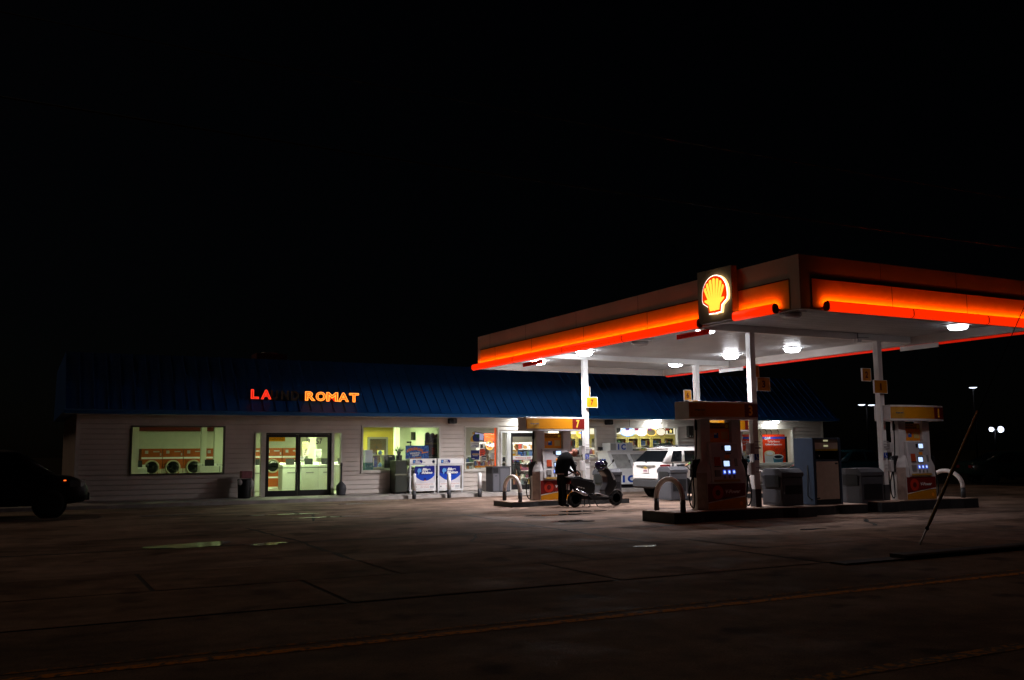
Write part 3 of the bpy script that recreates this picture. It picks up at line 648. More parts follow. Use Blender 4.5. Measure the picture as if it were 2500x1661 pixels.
# goods on the sill of the ice-box window
t = thing('snack_crate','flat red crate of yellow packets behind the ice box window','crate',(23.6,33.4,1.5)); MB().box(23.25,33.25,1.50,24.05,33.65,1.60).build('tray', mat('red_tray',(.6,.06,.015),.4), t, bevel=.01)
pk_ = MB(); r = random.Random(4)
for i in range(12): x = 23.45+.045*i; pk_.box(x,33.28,1.602,x+.04,33.5,1.66+r.uniform(0,.06),1 if i%3 else 4)
pk_.build('packets', packs, t); MB().box(22.2,33.24,1.44,25.2,33.75,1.495).build('display_ledge', white, t)
t = thing('black_printer','dark green-black box machine at the right of the ice box window','machine',(24.95,33.4,1.6)); MB().box(24.55,33.3,1.5,25.22,33.75,1.92).build('casing', mat('dark_green_plastic',(.012,.03,.025),.4), t, bevel=.02); MB().box(24.85,33.29,1.79,25.02,33.299,1.83).build('badge', pale, t)
t = thing('dark_tray','low black tray beside the red crate in the shop window','tray',(22.95,33.4,1.5)); MB().box(22.75,33.3,1.5,23.2,33.6,1.68).build('tray', mat('dark_teal',(.01,.03,.03),.4), t, bevel=.01); MB().box(22.78,33.32,1.68,23.1,33.5,1.71).build('lid', black, t)
t = thing('dark_tray','low black tray between the red crate and the box machine','tray',(24.3,33.4,1.5)); MB().box(24.1,33.3,1.5,24.5,33.6,1.70).build('tray', mat('dark_teal',(.01,.03,.03),.4), t, bevel=.01); MB().box(24.15,33.32,1.70,24.45,33.5,1.73).build('lid', black, t)
# neon sign window
neo = glow('orange_neon', (1,.17,.012), 2.6); neoy = glow('yellow_neon', (1,.5,.07), 2); neow = glow('white_neon', (.85,.8,1), 1.4)
t = thing('neon_sign', 'orange neon tobacco sign with a ring emblem in the shop window', 'neon sign', (16.28,33.2,1.65))
for w_, z in (('NATURAL',2.225),('AMERICAN',2.12),('SPIRIT',2.01)): lettering(w_, 'neon_lettering', neo, t, (16.03,33.16,z), .50, .088, tube=.022, depth=.02, bold=.01)
MB().tube([(16.28+.155*math.cos(a*math.pi/14),33.17,1.845-.16*math.sin(a*math.pi/14)) for a in range(29)], .014).build('ring', neoy, t)
MB().prism([(16.10,1.93),(16.22,1.90),(16.28,1.86),(16.36,1.93),(16.47,1.95),(16.48,1.82),(16.40,1.76),(16.34,1.83),(16.28,1.80),(16.20,1.84),(16.10,1.86)],'y',33.165,33.175).build('wings', neow, t)
MB().prism([(16.20,1.82),(16.36,1.82),(16.33,1.73),(16.28,1.71),(16.23,1.74)],'y',33.166,33.174).build('body', neo, t)
MB().box(16.0,33.19,1.64,16.55,33.196,2.33).build('backing', glass('acrylic', (.92,.92,.92), 1.2), t)
MB().box(16.46,33.10,.98,16.52,33.12,2.53).build('edge_strip', glow('orange_strip',(1,.12,.012),.5), t)
t = thing('lottery_sticker', 'state lottery sticker with orange crescent and dark globe in the window', 'sign', (15.6,33.1,1.78))
MB().box(15.42,33.10,1.76,15.80,33.106,1.99).build('sheet', mat('grey_white_film',(.52,.50,.48),.5), t)
MB().prism([(15.60,2.28),(15.48,2.22),(15.42,2.12),(15.42,2.00),(15.60,1.99)],'y',33.10,33.105).build('crescent', mat('ochre_print',(.50,.26,.02),.5), t)
MB().prism([(15.54+(.075 if k%2==0 else .035)*math.sin(k*math.pi/5),2.33+(.075 if k%2==0 else .035)*math.cos(k*math.pi/5)) for k in range(10)],'y',33.10,33.105).build('star', mat('ochre_print',(.50,.26,.02),.5), t)
MB().prism([(15.80,2.30)]+arcpts(15.65,2.145,.15,80,280,10)+[(15.80,2.0)],'y',33.09,33.098).build('globe', mat('navy_print',(.01,.015,.10),.5), t)
MB().box(15.66,33.085,2.155,15.80,33.0895,2.29).build('green_patch', mat('dark_green_print',(.01,.06,.02),.5), t)
lettering('Louisiana','sticker_lettering',ink,t,(15.44,33.099,1.89),.34,.075,depth=.002,bold=.0,shear=.25)
lettering('LOTTERY','sticker_lettering',mat('navy_print',(.01,.015,.10),.5),t,(15.44,33.099,1.785),.34,.075,depth=.002,bold=.04)
t = poster(15.44,15.80,1.30,1.67,33.1,mat('navy_print',(.01,.015,.10),.5),'window_poster','navy window poster with a tan landscape band below the lottery sticker'); MB().box(15.49,33.093,1.49,15.77,33.099,1.54).build('landscape', mat('tan_print',(.35,.22,.10),.5), t); MB().box(15.51,33.093,1.445,15.74,33.099,1.462).box(15.47,33.093,1.335,15.58,33.099,1.355).build('print_lines', pale, t)
poster(15.81,16.02,1.44,1.72,33.1,mat('red_print_sheet',(.50,.05,.02),.5),'window_poster','small red window poster beside the navy one',3)
poster(16.29,16.53,1.32,1.56,33.12,mat('grey_paper',(.55,.58,.58),.5),'window_poster','plain grey paper taped low in the neon sign window',5)
t = poster(15.88,16.10,1.26,1.46,33.09,mat('grey_card',(.45,.45,.42),.5),'price_card','grey price card with black digits in the neon sign window'); lettering('386','price_digits',ink,t,(15.90,33.088,1.28),.18,.11,depth=.002,bold=.03); MB().box(15.89,33.083,1.40,16.09,33.089,1.45).build('dark_band', ink, t)
t = thing('wall_screen','tilted dark framed screen hanging behind the neon letters','screen',(16.15,33.9,2.1)); M_ = Matrix.Translation((16.1,33.8,2.22)) @ Matrix.Rotation(R_(10),4,'Y'); MB().box(-.2,0,-.16,.26,.04,.16,M=M_).build('casing', black, t); MB().box(-.17,-.006,-.13,.23,-.001,.13,M=M_).build('screen', glow('screen_glow',(.45,.5,.8),.5), t)
t = thing('counter_display','yellow fronted counter display full of goods in the window','counter',(16.1,33.3,.98)); MB().box(15.66,33.2,.99,16.5,33.24,1.07).build('front_strip', yellow, t)
g_ = MB(); r = random.Random(31)
for i in range(26): x, y = r.uniform(15.68,16.45), r.uniform(33.26,33.5); g_.box(x,y,.99,x+r.uniform(.05,.1),y+.05,1.1+r.uniform(0,.22),r.randrange(10))
o = g_.build('packets', packs, t); o['kind'] = 'stuff'
# posters in the coffee window
def coffee(x0, x1, y, label, dim):
    t = thing('coffee_poster', label, 'poster', ((x0+x1)/2, y, 1.02), 0, 'coffee posters in the right shop window'); w = x1-x0; X = lambda f: x0+w*f
    MB().box(x0,y,1.0,x1,y+.006,2.30).build('sheet', mat('coffee_red',(.60,.035,.006),.45,var=.15,vscale=3), t)
    MB().box(x0,y-.003,2.09,x1,y-.001,2.18).build('blue_band', mat('coffee_blue',(.01,.05,.40),.45), t)
    lettering('Grind','poster_lettering',white,t,(X(.10),y-.004,2.035),w*.26,.13,depth=.002,bold=.03,shear=.2,rot=.15)
    lettering('Try Our Gourmet','poster_lettering',white,t,(X(.22),y-.002,1.905),w*.54,.105,depth=.002,bold=.02)
    lettering('Coffees & Cappuccinos','poster_lettering',white,t,(X(.12),y-.002,1.775),w*.74,.105,depth=.002,bold=.02)
    cw = mat('cup_white',(.66,.68,.66),.5); fo = mat('cup_foam',(.70,.55,.32),.5); cf = mat('coffee_black',(.02,.025,.03),.3); cb = mat('cup_blue',(.06,.20,.28),.5)
    a, b = X(.29), X(.66)
    MB().prism([(a-w*.21,1.002),(a+w*.2,1.002),(a+w*.23,1.40),(a-w*.23,1.40)],'y',y-.006,y-.002).build('tall_cup', cw, t)
    MB().prism([(a+w*.235*math.cos(k*math.pi/12),1.43+.125*math.sin(k*math.pi/12)) for k in range(24)],'y',y-.010,y-.0065).build('foam', fo, t)
    MB().prism([(a+w*.15*math.cos(k*math.pi/12),1.42+.075*math.sin(k*math.pi/12)) for k in range(24)],'y',y-.013,y-.0105).build('foam_centre', white, t)
    MB().prism([(b-w*.20,1.002),(b+w*.2,1.002),(b+w*.235,1.28),(b-w*.235,1.28)],'y',y-.014,y-.0105).build('mug', cb, t)
    MB().prism([(b+w*.24*math.cos(k*math.pi/12),1.27+.115*math.sin(k*math.pi/12)) for k in range(24)],'y',y-.018,y-.0145).build('mug_rim', cw, t)
    MB().prism([(b+w*.18*math.cos(k*math.pi/12),1.265+.075*math.sin(k*math.pi/12)) for k in range(24)],'y',y-.022,y-.0185).build('coffee', cf, t)
    bb = MB(); r = random.Random(int(x0*10))
    for i in range(46): px, pz = X(r.uniform(.35,.98)), r.uniform(1.38,1.70); bb.ball((px,y-.004,pz),.013,.003,.02,8)
    bb.build('coffee_beans', mat('bean_brown',(.06,.02,.012),.5), t)
coffee(28.62,29.95,33.12,'red gourmet coffee poster half hidden behind the columns',1); coffee(30.25,31.62,33.12,'red gourmet coffee poster at the right end of the shop front',0)
t = thing('window_board','dark board standing at the right edge of the coffee window','board',(31.75,33.3,1.0)); MB().box(31.6,33.22,1.0,31.85,33.26,2.2).build('board', mat('black_board',(.02,.022,.02),.6), t); MB().box(31.6,33.21,2.16,31.85,33.219,2.2).build('edge', ink, t)
t = thing('cable_bundle','thin dark cables looping above the coffee posters','cables',(31,33.5,2.3))
for k, x in enumerate((30.4,30.75,31.05,31.5,29.3)): MB().tube([(x,33.5,2.62),(x+.05,33.5,2.5),(x+.12,33.48,2.40),(x+.05,33.45,2.3),(x+.1,33.4,2.2)],.014).build('cable', black, t)
t = thing('window_shelf','white shelf board under the coffee window outside','shelf',(30.2,32.9,.7)); MB().box(28.4,32.72,.70,31.75,32.96,.735).box(28.4,32.86,.50,31.75,32.96,.70).build('shelf_board', white, t, bevel=.006)
for x in (28.8,30.0,31.4): MB().prism([(32.96,.5),(32.96,.7),(32.74,.7)],'x',x,x+.04).build('bracket', white, t)
# ------------------------------------------------------------------ shop front fittings
# channel-letter sign: two dim red letters, three dead, five bright
sg = thing('laundromat_sign', 'LAUNDROMAT channel letters on the roof, three of them dead', 'sign', (8.85, 32.7, 3.4))
dead = mat('dead_letter_face', (.05,.045,.03), .5)
dimred = glow('dim_red_letter', (1,.03,.010), .38); dimline = glow('dim_red_tube', (1,.05,.02), 1.3)
brface = glow('bright_letter_face', (1,.05,.003), .6); brline = glow('bright_letter_tube', (1,.27,.03), 2.2)
ret = mat('letter_return', (.10,.012,.006), .5)
lx = [(6.88,.27),(7.22,.36),(7.58,.24),(7.93,.27),(8.28,.27),(8.76,.37),(9.14,.36),(9.52,.43),(9.95,.40),(10.36,.36)]
for k, ch in enumerate('LAUNDROMAT'):
    x, w = lx[k]; st = 0 if k < 2 else (1 if k < 5 else 2); z = 3.475-.006*k
    m = (dimred, dead, brface)[st]
    o = lettering(ch, 'letter', m, sg, (x, 32.66, z), w, .325, depth=.09, bold=.035)
    o.data.materials.append(ret)
    for f in o.data.polygons:
        if abs(f.normal.y) < .5: f.material_index = 1
    if st != 1: lettering(ch, 'letter_tube', (dimline, dead, brline)[st], o, (x, 32.562, z), w, .325, depth=.016, bold=.02, tube=.032 if st == 2 else .022)
rb = MB(); rb.box(6.85,32.70,3.44,10.76,32.74,3.475)
for x in (7.0,8.2,9.4,10.6): rb.box(x,32.72,3.44,x+.03,33.0,3.47)
rb.build('rail', mat('dark_rail',(.03,.03,.03),.5), sg)
# soffit lights
def soffit_light(x, label, e):
    t = thing('soffit_light', label, 'light', (x, 32.62, 2.905), 0, 'round lights under the shop eave')
    MB().lathe([(.02,0),(.19,0),(.20,-.02),(.17,-.03),(.02,-.03)], (x,32.62,2.905), 24).build('trim_ring', white_metal, t)
    MB().lathe([(.165,-.031),(.15,-.075),(.09,-.10),(.01,-.105)], (x,32.62,2.905), 24).build('lens', glow('soffit_lens', (.93,1,.97), 95), t)
    return t
soffit_light(17.45, 'round eave light above the shop door with the blue-shirted man', 1); soffit_light(23.97, 'round eave light above the ice box window', 1); soffit_light(30.6, 'round eave light above the red coffee poster', 1)
for x, lab in ((14.52,'black wall speaker above the propane cages'),(21.62,'black wall speaker left of the ice box window')):
    t = thing('wall_speaker', lab, 'speaker', (x, 32.95, 2.78), 0, 'black speakers under the eave')
    MB().box(x-.03,32.86,2.76,x+.03,32.98,2.80).build('bracket', black, t)
    MB().prism(rrect(x-.17,x+.15,2.68,2.89,.05),'y',32.68,32.86).build('cabinet', black, t, bevel=.01); MB().lathe([(.01,0),(.08,0),(.09,.02)],(x-.02,32.672,2.78),18,0,'y').build('grille', mat('speaker_grille',(.02,.02,.022),.7), t)
t = thing('wall_cabinet','dark square cabinet with three white dots beside the ice box window','cabinet',(25.97,32.96,2.2)); MB().box(25.78,32.82,2.16,26.28,32.975,2.66).build('casing', mat('dark_bronze_box',(.03,.025,.022),.5), t, bevel=.008); MB().box(25.83,32.812,2.19,25.89,32.819,2.22).box(25.96,32.812,2.19,26.02,32.819,2.22).box(26.09,32.812,2.19,26.15,32.819,2.22).build('indicator', white, t)
t = thing('wall_box','small black box on the siding above the ice box','wall box',(21.3,32.96,1.7)); MB().box(21.18,32.84,1.64,21.34,32.975,1.76).build('casing', black, t, bevel=.01); MB().tube([(21.26,32.9,1.64),(21.26,32.95,1.58)],.012).build('conduit', black, t)
tag(MB().tube([(22.75,32.93,2.9),(22.76,32.95,2.75),(22.75,32.94,2.6)],.012).build('hanging_wire', black, loc=(22.75,32.95,2.6)), 'short dark wire hanging from the eave above the ice box', 'wire')
t = thing('roof_vent_unit','dark air conditioning unit on the roof behind the LAUNDROMAT letters','air conditioner',(8.35,36,5.035)); MB().box(7.76,35.9,5.06,8.93,36.8,5.42).build('casing', mat('dull_red_brown',(.16,.05,.04),.6), t, bevel=.01); MB().box(7.74,35.88,5.035,8.95,36.82,5.058).build('base', black, t); MB().lathe([(.02,.0),(.3,0),(.32,.06),(.02,.06)],(8.35,36.35,5.42),20).build('fan_grille', steel, t)
# propane exchange cages
def cage(x0, label, second):
    y0, y1, z0, z1 = 32.18, 32.9, .20, 1.37; w = 1.03; x1 = x0+w
    t = thing('propane_cage', label, 'propane cage', (x0+w/2, (y0+y1)/2, ZG), 0, 'propane exchange cages')
    f = MB(); s_ = .05
    for x in (x0, x1-s_):
        for y in (y0, y1-s_): f.box(x,y,z0,x+s_,y+s_,z1-.2)
    for z in (z0, z1-.25):
        f.box(x0+s_,y0,z,x1-s_,y0+s_,z+s_); f.box(x0+s_,y1-s_,z,x1-s_,y1,z+s_); f.box(x0,y0+s_,z,x0+s_,y1-s_,z+s_); f.box(x1-s_,y0+s_,z,x1,y1-s_,z+s_)
    f.box(x0+s_,y0+s_,z0+.5,x1-s_,y1-s_,z0+.53)
    f.build('frame', white_metal, t, bevel=.004)
    MB().box(x0-.015,y0-.03,z1-.198,x1+.015,y1,z1).build('top_panel', white, t, bevel=.012)
    fe = MB()
    for k in range(4): fx, fy_ = (x0+.02,x1-.06)[k%2], (y0+.03,y1-.07)[k//2]; fe.box(fx,fy_,ZG,fx+.04,fy_+.04,z0)
    fe.build('foot', white_metal, t)
    for mx in (x0+.015, x1-.015):
        ms = MB()
        for k in range(13): y = y0+.06+k*.048; ms.cyl((mx,y,z0+.05),(mx,y,z1-.25),.0045,n=5)
        for k in range(18): z = z0+.07+k*.045; ms.cyl((mx,y0+.05,z),(mx,y1-.05,z),.0045,n=5)
        ms.build('mesh_panel', steel, t)
    # tanks inside
    for i in range(3):
        for z in (z0+.06, z0+.54):
            MB().lathe([(.09,0),(.13,.03),(.145,.1),(.145,.24),(.11,.31),(.03,.33),(.03,.36),(.0,.36)],(x0+.22+.3*i,y0+.36,z),16).build('gas_bottle', mat('bottle_grey',(.45,.45,.43),.4), t)
    # printed door panel
    p0, p1, q0, q1 = x0+.19 if not second else x0+.06, x1-.06 if not second else x1-.14, .26, 1.10; yy = y0-.012
    pn = MB().box(p0,yy,q0,p1,yy+.01,q1).build('door_panel', mat('silver_print',(.60,.58,.62),.4,var=.08), t)
    W_, H_ = p1-p0, q1-q0; A = lambda u: p0+W_*u; B = lambda v: q0+H_*v
    MB().box(A(0),yy-.003,B(0),A(1),yy-.0005,B(.27)).build('white_band', white, pn)
    navy = mat('rhino_navy',(.006,.012,.16),.35); mid = mat('rhino_blue',(.008,.05,.40),.35)
    arc_ = [(A(u),B(.60-.24*(1-(2*u-1)**2))) for u in [i/14 for i in range(15)]]
    MB().prism([(p0,q1)]+[(a,b-.022) for a,b in arc_]+[(p1,q1)],'y',yy-.003,yy-.0005).build('white_edge', white, pn)
    MB().prism([(p0+.001,q1-.001)]+arc_+[(p1-.001,q1-.001)],'y',yy-.006,yy-.0035).build('blue_field', mid, pn)
    arc2 = [(A(u),B(.72-.10*(1-(2*u-1)**2))) for u in [i/14 for i in range(15)]]
    MB().prism([(p0+.002,q1-.002)]+arc2+[(p1-.002,q1-.002)],'y',yy-.009,yy-.0065).build('navy_field', navy, pn)
    lettering('Blue','brand_lettering',white,pn,(A(.37),yy-.010,B(.80)),W_*.42,H_*.115,depth=.004,bold=.055,shear=.25)
    lettering('Rhino','brand_lettering',white,pn,(A(.34),yy-.010,B(.665)),W_*.55,H_*.115,depth=.004,bold=.055,shear=.25)
    em = mat('light_blue_emblem',(.10,.30,.62),.4)
    MB().prism([(A(.13),B(.82)),(A(.17),B(.89)),(A(.24),B(.91)),(A(.29),B(.88)),(A(.33),B(.90)),(A(.32),B(.83)),(A(.34),B(.78)),(A(.30),B(.74)),(A(.25),B(.76)),(A(.22),B(.67)),(A(.18),B(.63)),(A(.17),B(.72)),(A(.13),B(.76))],'y',yy-.0135,yy-.0095).build('emblem', em, pn)
    if not second: MB().lathe([(.01,-.002),(.05,-.002),(.055,.0)],(A(.52),yy-.007,B(.44)),16,0,'y').build('badge', navy, pn); MB().prism([(A(.47),B(.36)),(A(.57),B(.36)),(A(.58),B(.40)),(A(.46),B(.40))],'y',yy-.010,yy-.0065).build('badge_ribbon', mat('pale_red_print',(.5,.2,.2),.5), pn)
    rp_ = mat('pale_red_print',(.5,.2,.2),.5)
    lettering('EXCHANGE YOUR PROPANE TANK','small_print',rp_,pn,(A(.05),yy-.004,B(.20)),W_*.9,H_*.045,depth=.001)
    lettering('BRING IN AN EMPTY TANK','small_print',rp_,pn,(A(.30),yy-.004,B(.13)),W_*.42,H_*.03,depth=.001)
    lettering('PAY INSIDE','small_print',rp_,pn,(A(.30),yy-.004,B(.07)),W_*.42,H_*.03,depth=.001)
    MB().box(A(.76),yy-.005,B(.04),A(.97),yy-.003,B(.15)).build('notice_patch', mat('grey_print_patch',(.42,.42,.44),.5), pn); MB().box(A(.04),yy-.005,B(.08),A(.09),yy-.003,B(.14)).build('flame_symbol', ink, pn)
    tp = t; ty = y0-.032
    MB().prism([(x0+.11,z1-.17)]+arcpts(x0+.42,z1-.105,.065,-90,90,8)+[(x0+.11,z1-.04)],'y',ty-.004,ty).build('header_logo', navy, tp)
    lettering('Blue','brand_lettering',white,tp,(x0+.21,ty-.005,z1-.10),.17,.045,depth=.003,bold=.05,shear=.2); lettering('Rhino','brand_lettering',white,tp,(x0+.20,ty-.005,z1-.155),.23,.045,depth=.003,bold=.05,shear=.2)
    MB().ball((x0+.16,ty-.004,z1-.105),.03,.003,.05,10).build('emblem', em, tp)
    if not second: MB().lathe([(.01,0),(.06,0)],(x1-.11,ty-.003,z1-.105),18,0,'y').build('round_badge', navy, tp); lettering('1844','header_print',ink,tp,(x0+.50,ty,z1-.14),.10,.03,depth=.002)
    MB().box(x0-.03,y0+.0,.66,x0-.002,y0+.05,.74).build('padlock', black, t)
    return t
cage(12.55, 'white propane cage with blue panel standing left of its twin', False); cage(13.66, 'white propane cage with blue panel standing nearest the neon sign window', True)
t = thing('dark_cabinet','dark olive metal cabinet in shadow beside the propane cages','cabinet',(12.2,32.55,ZG))
MB().box(12.05,32.3,ZG+.06,12.50,32.9,1.32).build('casing', mat('dark_olive_metal',(.05,.055,.04),.5,var=.2), t, bevel=.015); MB().box(12.02,32.27,.78,12.50,32.30,.83).build('shelf_edge', mat('olive_edge',(.16,.16,.11),.5), t); MB().box(12.08,32.29,.20,12.47,32.2995,.74).box(12.08,32.29,.87,12.47,32.2995,1.28).build('door', mat('dark_olive_door',(.035,.04,.032),.4), t); MB().box(12.06,32.35,ZG,12.48,32.85,ZG+.058).build('base', black, t)
for x, lab in ((12.14,'white bollard with dark foot in front of the left propane cage'),(13.46,'white bollard with dark foot in front of the right propane cage'),(14.66,'white bollard with dark foot in front of the neon sign window')):
    t = thing('bollard', lab, 'bollard', (x, 30.7, 0), 0, 'bollards along the sidewalk')
    MB().lathe([(.068,.30),(.068,.83),(.055,.865),(.02,.88),(.0,.88)],(x,30.7,0),20).build('post', white, t); MB().lathe([(.070,-.01),(.070,.2995)],(x,30.7,0),20).build('sleeve', mat('dark_grey_paint',(.05,.05,.055),.5,var=.3), t)
# trash bin with side slot at the shop window
def big_bin(label, loc, rz=0, w=.58, d=.62, h=1.0, name='service_bin', cat='bin', mm=grey_plastic):
    t = thing(name, label, cat, loc, rz, 'grey service bins' if name == 'service_bin' else None)
    b = MB(); b.box(-w/2, -d/2, .02, w/2, d/2, h-.16); b.build('body', mm, t, W=False, bevel=.02)
    l = MB(); l.prism([(-d/2-.02,h-.16),(d/2+.02,h-.16),(d/2+.02,h-.06),(d/2-.12,h+.04),(-d/2+.12,h+.04),(-d/2-.02,h-.06)], 'x', -w/2-.02, w/2+.02); l.build('lid', mm, t, W=False, bevel=.015)
    MB().box(-w/2-.026, -d/2+.10, h-.40, -w/2-.0, d/2-.12, h-.12).build('opening', black, t, W=False)
    MB().box(-w/2+.08, -d/2-.008, .30, w/2-.06, -d/2+.004, h-.36).build('squeegee_recess', black, t, W=False)
    MB().box(-w/2-.008, -d/2+.06, .08, -w/2+.002, d/2-.06, h-.46).build('door', mm, t, W=False, bevel=.006)
    return t
t = thing('litter_bin','tall dark grey litter bin standing between neon sign window and shop door','litter bin',(15.92,31.75,ZG))
MB().box(15.58,31.5,ZG,16.32,32.1,1.02).build('body', grey_plastic, t, bevel=.025); MB().box(15.56,31.48,1.02,16.34,32.12,1.06).build('lid', grey_plastic, t, bevel=.012)
MB().box(15.572,31.56,.80,15.579,32.02,1.0).box(15.60,31.488,.82,15.80,31.499,1.0).build('opening', black, t); MB().box(15.60,31.49,.16,15.84,31.499,.78).box(15.90,31.49,.16,16.28,31.499,.98).build('door', mat('bin_panel',(.10,.10,.115),.5), t); MB().box(15.66,31.482,.70,15.76,31.489,.72).build('latch', black, t)
t = thing('cigarette_receptacle','long-necked dark smokers post beside the right laundromat sidelight','smokers post',(10.12,32.6,ZG))
MB().lathe([(.155,0),(.155,.04),(.185,.22),(.17,.34),(.10,.42),(.045,.47),(.035,.50),(.033,1.02),(.042,1.03),(.042,1.14),(.0,1.15)],(10.12,32.6,ZG),20).build('body', grey_plastic, t); MB().box(10.10,32.55,ZG+1.06,10.14,32.57,ZG+1.09).build('slot', black, t)
t = thing('trash_can','dark trash can with dull pink lid left of the laundromat doors','trash can',(6.72,32.45,ZG))
MB().lathe([(.20,0),(.21,.05),(.235,.62),(.225,.64)],(6.72,32.45,ZG),22).build('body', black, t); MB().box(6.58,32.3,.78,6.94,32.62,1.03).build('lid', mat('dull_pink_plastic',(.30,.11,.13),.5,var=.2), t, bevel=.03)
b_ = MB(); b_.ball((6.93,32.36,.58),.09,.07,.15,12).ball((6.9,32.33,.72),.06,.05,.08,10).ball((6.55,32.3,.66),.10,.06,.10,10); b_.build('bag', mat('pale_bag',(.42,.40,.40),.4), t)
# ice merchandiser with sloping doors
t = thing('ice_merchandiser','white outdoor ice box with sloping grey doors and blue lettering','ice box',(22.6,32.4,ZG))
P = [(31.72,.26),(31.70,.86),(32.17,1.50),(32.17,1.56),(32.93,1.56),(32.93,.26)]
bodym = mat('ice_box_white',(.76,.77,.78),.4,var=.05)
MB().prism(P,'x',21.12,24.35).build('body', bodym, t, bevel=.012)
MB().box(21.06,32.12,1.562,24.4,32.95,1.60).build('top', white, t, bevel=.006)
sl = lambda k: (31.70+.47*k, .86+.64*k); nrm = V((0,-.64,.47)).normalized()
dr_ = mat('ice_door_grey',(.34,.34,.33),.5,var=.25,vscale=5)
for x0, x1 in ((21.28,22.02),(22.20,22.94),(23.12,23.86)):
    a, b = sl(.05), sl(.93); q = MB(); o_ = nrm*.015
    c0, c1, c2, c3 = V((x0,a[0],a[1])), V((x1,a[0],a[1])), V((x1,b[0],b[1])), V((x0,b[0],b[1]))
    q.loft([[p+nrm*.001 for p in (c0,c1,c2,c3)],[p+o_ for p in (c0,c1,c2,c3)]],smooth=False); d_ = q.build('door', dr_, t, bevel=.004)
    m_ = sl(.45); MB().box(x1-.06,m_[0]-.06,m_[1]-.03,x1-.02,m_[0]+.0,m_[1]+.09).build('handle', steel, d_)
sgb = MB().box(21.33,32.30,1.602,22.45,32.88,1.93).build('sign_box', mat('sign_box_white',(.62,.63,.66),.4), t, bevel=.008)
lettering('I C','ice_lettering',mat('ice_blue',(.01,.06,.38),.4),sgb,(21.72,32.298,1.64),.38,.24,depth=.006,bold=.05)
MB().box(22.15,32.293,1.64,22.42,32.2985,1.91).build('price_panel', mat('grey_price',(.48,.50,.54),.4), sgb); MB().box(21.36,32.293,1.63,21.62,32.2985,1.90).build('grey_plate', mat('dull_plate',(.30,.30,.29),.5), sgb)
lettering('I C E','ice_lettering',mat('ice_blue',(.01,.06,.38),.4),t,(21.52,31.712,.33),.98,.29,depth=.006,bold=.06)
lettering('ICE','ice_lettering',mat('ice_blue',(.01,.06,.38),.4),t,(21.118,32.75,.95),.45,.33,face=SIDE,depth=.006,bold=.06)
bs = MB(); bs.box(21.2,31.85,ZG,24.25,32.85,.259); bs.build('base', black, t); MB().tube([(21.2,31.8,.2),(21.0,31.6,.17),(20.8,31.5,.14)],.02).build('drain_hose', rubber, t)
# ------------------------------------------------------------------ canopy
CX0, CX1, CY0, CY1, CZ0, CZ1 = 13.68, 21.5, 13.73, 28.75, 4.40, 5.51
can = thing('fuel_canopy', 'flat white fuel canopy with glowing red light bar along its fascia', 'canopy', ((CX0+CX1)/2, (CY0+CY1)/2, 0))
fas_m = mat('fascia_white', (.46,.41,.38), .5, var=.12, vscale=.8); fas_y = mat('fascia_yellow', (.78,.40,.015), .42, var=.05)
f = MB(); th = .14
f.box(CX0,CY0,CZ0,CX0+th,CY1,CZ1); f.box(CX1-th,CY0,CZ0,CX1,CY1,CZ1); f.box(CX0+th,CY0,CZ0,CX1-th,CY0+th,CZ1); f.box(CX0+th,CY1-th,CZ0,CX1-th,CY1,CZ1)
f.build('fascia', fas_m, can)
f = MB(); f.box(CX0+th,CY0+th,5.30,CX1-th,CY1-th,5.36); f.build('roof', fas_m, can)
# ribbed metal deck
deck_m = mat('canopy_deck', (.42,.42,.43), .42, var=.12, vscale=1.2)
dk = MB(); y = CY0+th; 
while y < CY1-th-.01:
    w = min(.305, CY1-th-y); dk.quad((CX0+th,y,4.62),(CX1-th,y,4.62),(CX1-th,y+w-.03,4.62),(CX0+th,y+w-.03,4.62)); dk.quad((CX0+th,y+w-.03,4.62),(CX1-th,y+w-.03,4.62),(CX1-th,y+w-.02,4.645),(CX0+th,y+w-.02,4.645)); dk.quad((CX0+th,y+w-.02,4.645),(CX1-th,y+w-.02,4.645),(CX1-th,y+w,4.62),(CX0+th,y+w,4.62)); y += w
dk.build('deck', deck_m, can)
# yellow panel band with dark trim on top, set 8 mm proud of the fascia
yb = MB(); e = .012
yb.box(CX0-e,14.02,CZ0+.03,CX0-.001,15.53,5.03); yb.box(CX0-e,16.73,CZ0+.03,CX0-.001,CY1-.22,5.03); yb.box(14.0,CY0-e,CZ0+.03,CX1-.3,CY0-.001,5.03)
yb.box(CX1+.001,14.0,CZ0+.03,CX1+e,CY1-.22,5.03)
yb.build('fascia_band', fas_y, can)
bt = MB(); bt.box(CX0-.02,14.02,5.03,CX0-.001,15.53,5.05); bt.box(CX0-.02,16.73,5.03,CX0-.001,CY1-.22,5.05); bt.box(14.0,CY0-.02,5.03,CX1-.3,CY0-.001,5.05)
bt.build('band_trim', black, can)
sm = MB()
for y in (18.9,21.9,24.9,27.4): sm.box(CX0-.0145,y,CZ0+.03,CX0-.0125,y+.012,5.03); sm.box(CX0-.0025,y+.4,5.06,CX0-.0005,y+.41,CZ1)
for x in (16.3,18.7,21.0): sm.box(x,CY0-.0145,CZ0+.03,x+.012,CY0-.0125,5.03); sm.box(x-.3,CY0-.0025,5.06,x-.29,CY0-.0005,CZ1)
sm.build('panel_seam', mat('dark_seam',(.03,.02,.015),.7), can)
